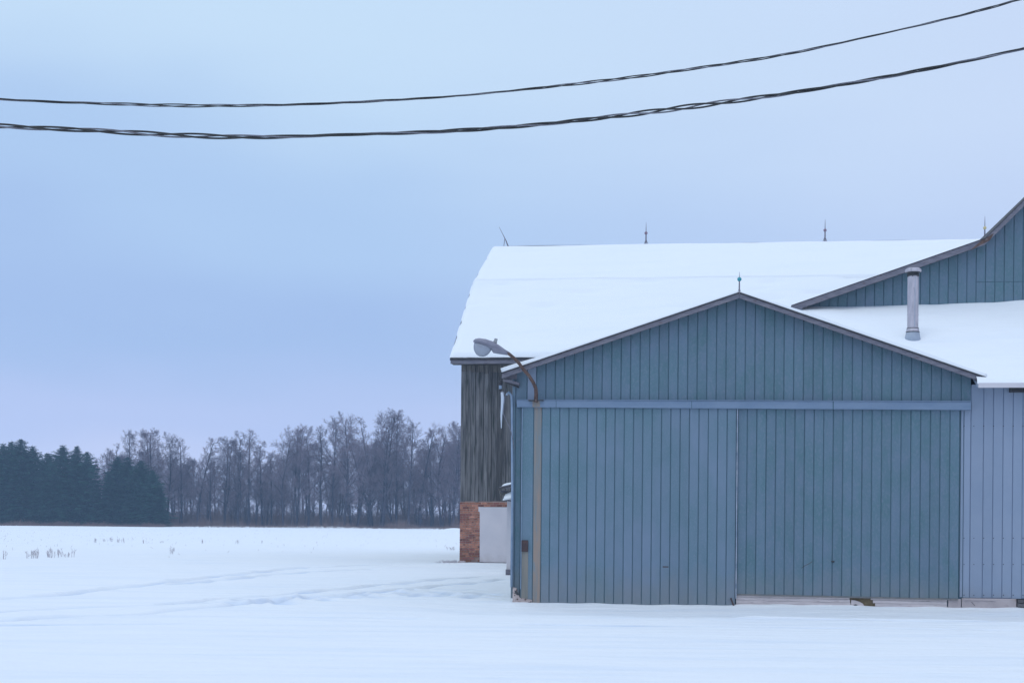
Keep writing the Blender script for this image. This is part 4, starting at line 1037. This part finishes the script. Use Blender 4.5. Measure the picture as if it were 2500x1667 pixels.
front = [
 (232, 1108, 3, 'low thin bare tree showing in the gap right of the first spruces'),
 (262, 1090, 0, 'bare round-topped tree rising behind the second clump of spruces'),
 (292, 1078, 4, 'bare tree between the two spruce clumps, just left of the lone leaning one'),
 (322, 1044, 5, 'tall lone bare tree with a small crown above the spruce tops'),
 (374, 1040, 1, 'tall dark bare tree directly above the right end of the spruces'),
 (408, 1052, 3, 'bare tree with a side branch reaching right, beside the last spruce'),
 (443, 1068, 0, 'broad bare tree with spreading limbs, first clear of the spruces'),
 (482, 1066, 2, 'bare tree with upswept twigs, left of the first deep dip in the tree line'),
 (515, 1100, 5, 'short bare tree standing in the first dip of the tree line'),
 (548, 1062, 1, 'bare tree just right of the first dip in the tree line'),
 (582, 1050, 4, 'bare tree left of the peaked one before the second dip'),
 (606, 1044, 0, 'peaked bare tree just before the second dip in the tree line'),
 (642, 1076, 2, 'slender bare tree on the left rim of the second dip'),
 (662, 1096, 5, 'short bare tree in the bottom of the second dip'),
 (692, 1048, 3, 'wide leaning bare tree rising out of the second dip'),
 (724, 1030, 1, 'dense dark rounded bare tree, first big crown after the second dip'),
 (752, 1040, 4, 'bare tree leaning against the right side of the dense rounded crown'),
 (784, 1034, 0, 'bare tree with reddish twigs in the middle of the wood'),
 (812, 1014, 5, 'tall thin-topped bare tree left of the palest crown'),
 (840, 1002, 3, 'pale wispy bare tree, second highest of the wood'),
 (872, 1016, 2, 'bare tree with an arching trunk next to the tallest tree'),
 (905, 1014, 4, 'bare tree leaning on the left side of the tallest tree'),
 (933, 992, 1, 'tallest bare tree of the whole wood, with a broad crown'),
 (966, 1014, 0, 'bare tree on the right shoulder of the tallest tree'),
 (998, 1024, 5, 'pointed bare tree right of the tallest tree'),
 (1024, 1044, 2, 'thick-trunked bare tree in the last dip before the barn'),
 (1052, 1046, 4, 'lower bare tree just right of the last dip before the barn'),
 (1078, 1024, 3, 'bare tree with a wide crown a little left of the barn corner'),
 (1106, 1026, 1, 'bare tree whose crown touches the barn corner'),
]
for px, top, v, lab in front:
    plant('bare_tree', VAR[v], px, top, R.uniform(283, 296), lab, 'tree', TG, VH, wide=R.uniform(0.9, 1.1))
# profile of the wood for the ranks behind
prof_px = [(-200, 1090), (230, 1110), (320, 1075), (440, 1085), (520, 1110), (600, 1070), (655, 1100), (720, 1050), (800, 1050), (930, 1020), (1000, 1045), (1040, 1070), (1100, 1045), (1400, 1040)]
def prof_y(px):
    for (a0, b0), (a1, b1) in zip(prof_px[:-1], prof_px[1:]):
        if a0 <= px <= a1: return b0 + (b1-b0)*(px-a0)/(a1-a0)
    return 1080
for k in range(84):
    px = 215 + (1330-215)*(k+0.5)/84*1.0 + R.uniform(-8, 8); D = R.choice((302, 312, 325, 340, 360)) + R.uniform(-4, 4)
    plant('bare_tree', VAR[R.randrange(6)], px, prof_y(px) + R.uniform(12, 80), D, 'bare tree deep in the far wood, half hidden behind the front trees', 'tree', 'bare trees deep in the far wood', VH, wide=R.uniform(0.9, 1.15))
for k in range(8):
    px = -240 + k*62 + R.uniform(-15, 15)
    plant('bare_tree', VAR[R.randrange(6)], px, 1104 + R.uniform(-4, 16), 312 + R.uniform(-5, 5), 'bare tree hidden behind the left spruces', 'tree', 'bare trees behind the spruces', VH)
SG = 'spruces at the left end of the tree line'
spr = [(-30, 1088, 0, 280, 'spruce at the very left edge of the picture, partly cut off'), (6, 1082, 1, 276, 'spruce cut by the left edge of the picture'), (26, 1076, 2, 282, 'slim spruce, second from the left edge'),
 (50, 1070, 0, 275, 'tallest spruce of the left clump'), (78, 1088, 1, 279, 'spruce just right of the tallest one'), (116, 1104, 3, 276, 'broad lower spruce in the middle of the left clump'),
 (152, 1086, 1, 273, 'spruce with a thick rounded top'), (186, 1087, 2, 277, 'narrow-topped spruce near the right side of the left clump'), (211, 1101, 0, 274, 'last spruce of the left clump, sloping down to the gap'),
 (286, 1112, 1, 281, 'greyish spruce on the left of the right clump'), (310, 1113, 0, 278, 'spruce beside the greyish one in the right clump'), (264, 1150, 2, 276, 'small spruce at the left foot of the right clump'),
 (343, 1122, 3, 274, 'dark spruce in the centre of the right clump'), (372, 1146, 1, 272, 'low broad spruce at the right end of the clump'), (392, 1190, 2, 271, 'smallest spruce, closing the clump on the right'), (236, 1180, 2, 275, 'little spruce in the gap between the clumps')]
for px, top, v, D, lab in spr:
    plant('spruce', SVAR[v], px, top, D, lab, 'tree', SG, 16.0, wide=R.uniform(1.2, 1.5))
# saplings and small trees under the wood
for k in range(60):
    px = 225 + (1330-225)*(k+0.5)/60 + R.uniform(-6, 6); D = R.uniform(288, 318)
    plant('young_tree', VAR[R.choice((0, 1, 3, 4))], px, R.uniform(1120, 1215), D, 'young bare tree in the undergrowth below the tall trees of the wood', 'tree', 'young trees in the undergrowth', VH, wide=R.uniform(1.1, 1.6))
# underbrush along the edge of the wood
bv, bf = [], []
r = random.Random(77)
for k in range(9000):
    px = r.uniform(-260, 1400); D = r.uniform(266, 300) if px > 400 else r.uniform(262, 268)
    X = (px-1250)/F*D; hh = abs(r.gauss(0, 1.0))*(0.8 if px > 400 else 0.5) + 0.1
    hh *= 0.35 + 2.2*max(0, mnoise.noise(Vector((X*0.16, 3, 0))) + 0.12)
    p = Vector((X, D, 0)); q_ = p + Vector((r.gauss(0, .35), r.gauss(0, .3), hh)); w_ = r.uniform(0.012, 0.035); b = len(bv)
    bv += [tuple(p - Vector((w_, 0, 0))), tuple(p + Vector((w_, 0, 0))), tuple(q_)]; bf.append((b, b+1, b+2))
    for s2 in range(2):
        m_ = p.lerp(q_, r.uniform(.3, .8)); e = m_ + Vector((r.gauss(0, .5), r.gauss(0, .3), abs(r.gauss(0, .4)))); b = len(bv)
        bv += [tuple(m_ - Vector((0, 0, 0.02))), tuple(m_ + Vector((0, 0, 0.02))), tuple(e)]; bf.append((b, b+1, b+2))
for k in range(13000):
    px = r.uniform(392, 1400); D = r.uniform(298, 345); X = (px-1250)/F*D; hh = r.uniform(1.5, 7.5)*(0.5 + 0.9*abs(mnoise.noise(Vector((X*0.15, 9, 0)))))
    p = Vector((X, D, 0)); q_ = p + Vector((r.gauss(0, .5), r.gauss(0, .3), hh)); w_ = r.uniform(0.02, 0.05); b = len(bv)
    bv += [tuple(p - Vector((w_, 0, 0))), tuple(p + Vector((w_, 0, 0))), tuple(q_)]; bf.append((b, b+1, b+2))
    for s2 in range(3):
        m_ = p.lerp(q_, r.uniform(.25, .8)); e = m_ + Vector((r.gauss(0, .8), r.gauss(0, .3), abs(r.gauss(0, .8)))); b = len(bv)
        bv += [tuple(m_ - Vector((0.02, 0, 0.02))), tuple(m_ + Vector((0.02, 0, 0.02))), tuple(e)]; bf.append((b, b+1, b+2))
tag(part('underbrush', MB().add(bv, bf), M_brush), 'reddish dry underbrush along the foot of the far wood', 'underbrush', None, 'stuff')

# weeds poking through the snow
WG = 'dead weed stalks in the snowy field'
weeds = [(9, 1364, 1341, 'single dead weed at the left edge of the field'), (72, 1362, 1345, 'low bent weed, first of the near row in the field'), (79, 1362, 1339, 'taller bristly weed beside the low bent one'), (92, 1362, 1338, 'upright weed right of the bristly pair'),
 (118, 1360, 1344, 'thin weed starting the middle group of the near row'), (128, 1361, 1334, 'two-stemmed tall weed in the middle of the near row'), (136, 1361, 1336, 'weed tight beside the two-stemmed one'), (150, 1359, 1338, 'leaning weed near the end of the near row'), (166, 1360, 1350, 'short stub of weed before the last of the near row'), (177, 1360, 1337, 'last tall weed of the near row'),
 (233, 1324, 1313, 'first weed of the far row'), (253, 1323, 1315, 'second small weed of the far row'), (270, 1323, 1313, 'third small weed of the far row'), (286, 1324, 1315, 'faint weed left of the bushiest one in the far row'), (301, 1325, 1312, 'bushiest weed of the far row'), (347, 1326, 1313, 'lone weed well right of the bushiest one'),
 (397, 1325, 1320, 'tiny weed stub in the middle of the field'), (495, 1326, 1316, 'weed right of the middle of the far row'), (577, 1327, 1317, 'leaning weed far right in the far row'), (637, 1326, 1318, 'last weed of the far row'), (420, 1352, 1336, 'slender weed alone between the two rows'), (1095, 1343, 1335, 'pale weed in the field left of the barn corner'), (1108, 1343, 1334, 'pale weed closest to the barn corner')]
for px, by, ty, lab in weeds:
    g = ground(px, by); D = g.y; hh = (by-ty)/F*D; g.z = gz(g.x, g.y) - 0.03
    t = thing('weed', lab, 'weed', None, g, WG)
    sm = MB(); lf_ = MB(); n = R.choice((2, 3, 4))
    for k in range(n):
        d_ = Vector((R.gauss(0, .09), R.gauss(0, .1), R.uniform(0.6, 1.05)*(1 if k else 1.0/0.95)))*hh
        o0 = Vector((R.gauss(0, .08), R.gauss(0, .1), 0)); sm.tube([o0, o0 + d_*0.5 + Vector((R.gauss(0, .04), 0, 0)), o0 + d_], [0.011, 0.008, 0.005], 4)
        for j in range(5):
            f = R.uniform(0.35, 1.0); c = o0 + d_*f; e = c + Vector((R.gauss(0, .045), R.gauss(0, .04), R.uniform(0.03, .13))); sm.tube([c, e], [0.008, 0.003], 3)
    part('stalk', sm, M_weed, t)
st_ = MB(); r = random.Random(5)
for k in range(420):
    px = r.uniform(-100, 1118); py = 1292 + abs(r.gauss(0, 1))*22
    if py > 1378: continue
    g = ground(px, py); hh = r.uniform(0.04, 0.16); z0 = gz(g.x, g.y)
    st_.tube([(g.x, g.y, z0-0.03), (g.x+r.gauss(0, .07), g.y, z0+hh)], [0.010, 0.006], 3)
for k in range(160):       # grass tuft by the barn corner
    px = r.gauss(1100, 14); py = r.gauss(1376, 1.6); g = ground(px, py); z0 = gz(g.x, g.y)
    st_.tube([(g.x, g.y, z0-0.02), (g.x+r.gauss(0, .08), g.y+r.gauss(0, .05), z0+r.uniform(.03, .14))], [0.008, 0.003], 3)
tag(part('stubble', st_, M_weed), 'sparse crop stubble and grass tips poking through the snow', 'stubble', None, 'stuff')

# ================================================================== the air
m = bpy.data.materials.new('cold_haze'); m.use_nodes = True; t_ = m.node_tree; t_.nodes.clear()
o_ = t_.nodes.new('ShaderNodeOutputMaterial'); pv = t_.nodes.new('ShaderNodeVolumePrincipled')
pv.inputs['Color'].default_value = (0.50, 0.72, 1.0, 1); pv.inputs['Density'].default_value = 0.00048
t_.links.new(pv.outputs[0], o_.inputs['Volume'])
tag(part('haze', MB().box(-900, 900, -60, 1000, -1.5, 32), m), 'thin cold blue haze over the snowy field', 'haze', None, 'stuff')
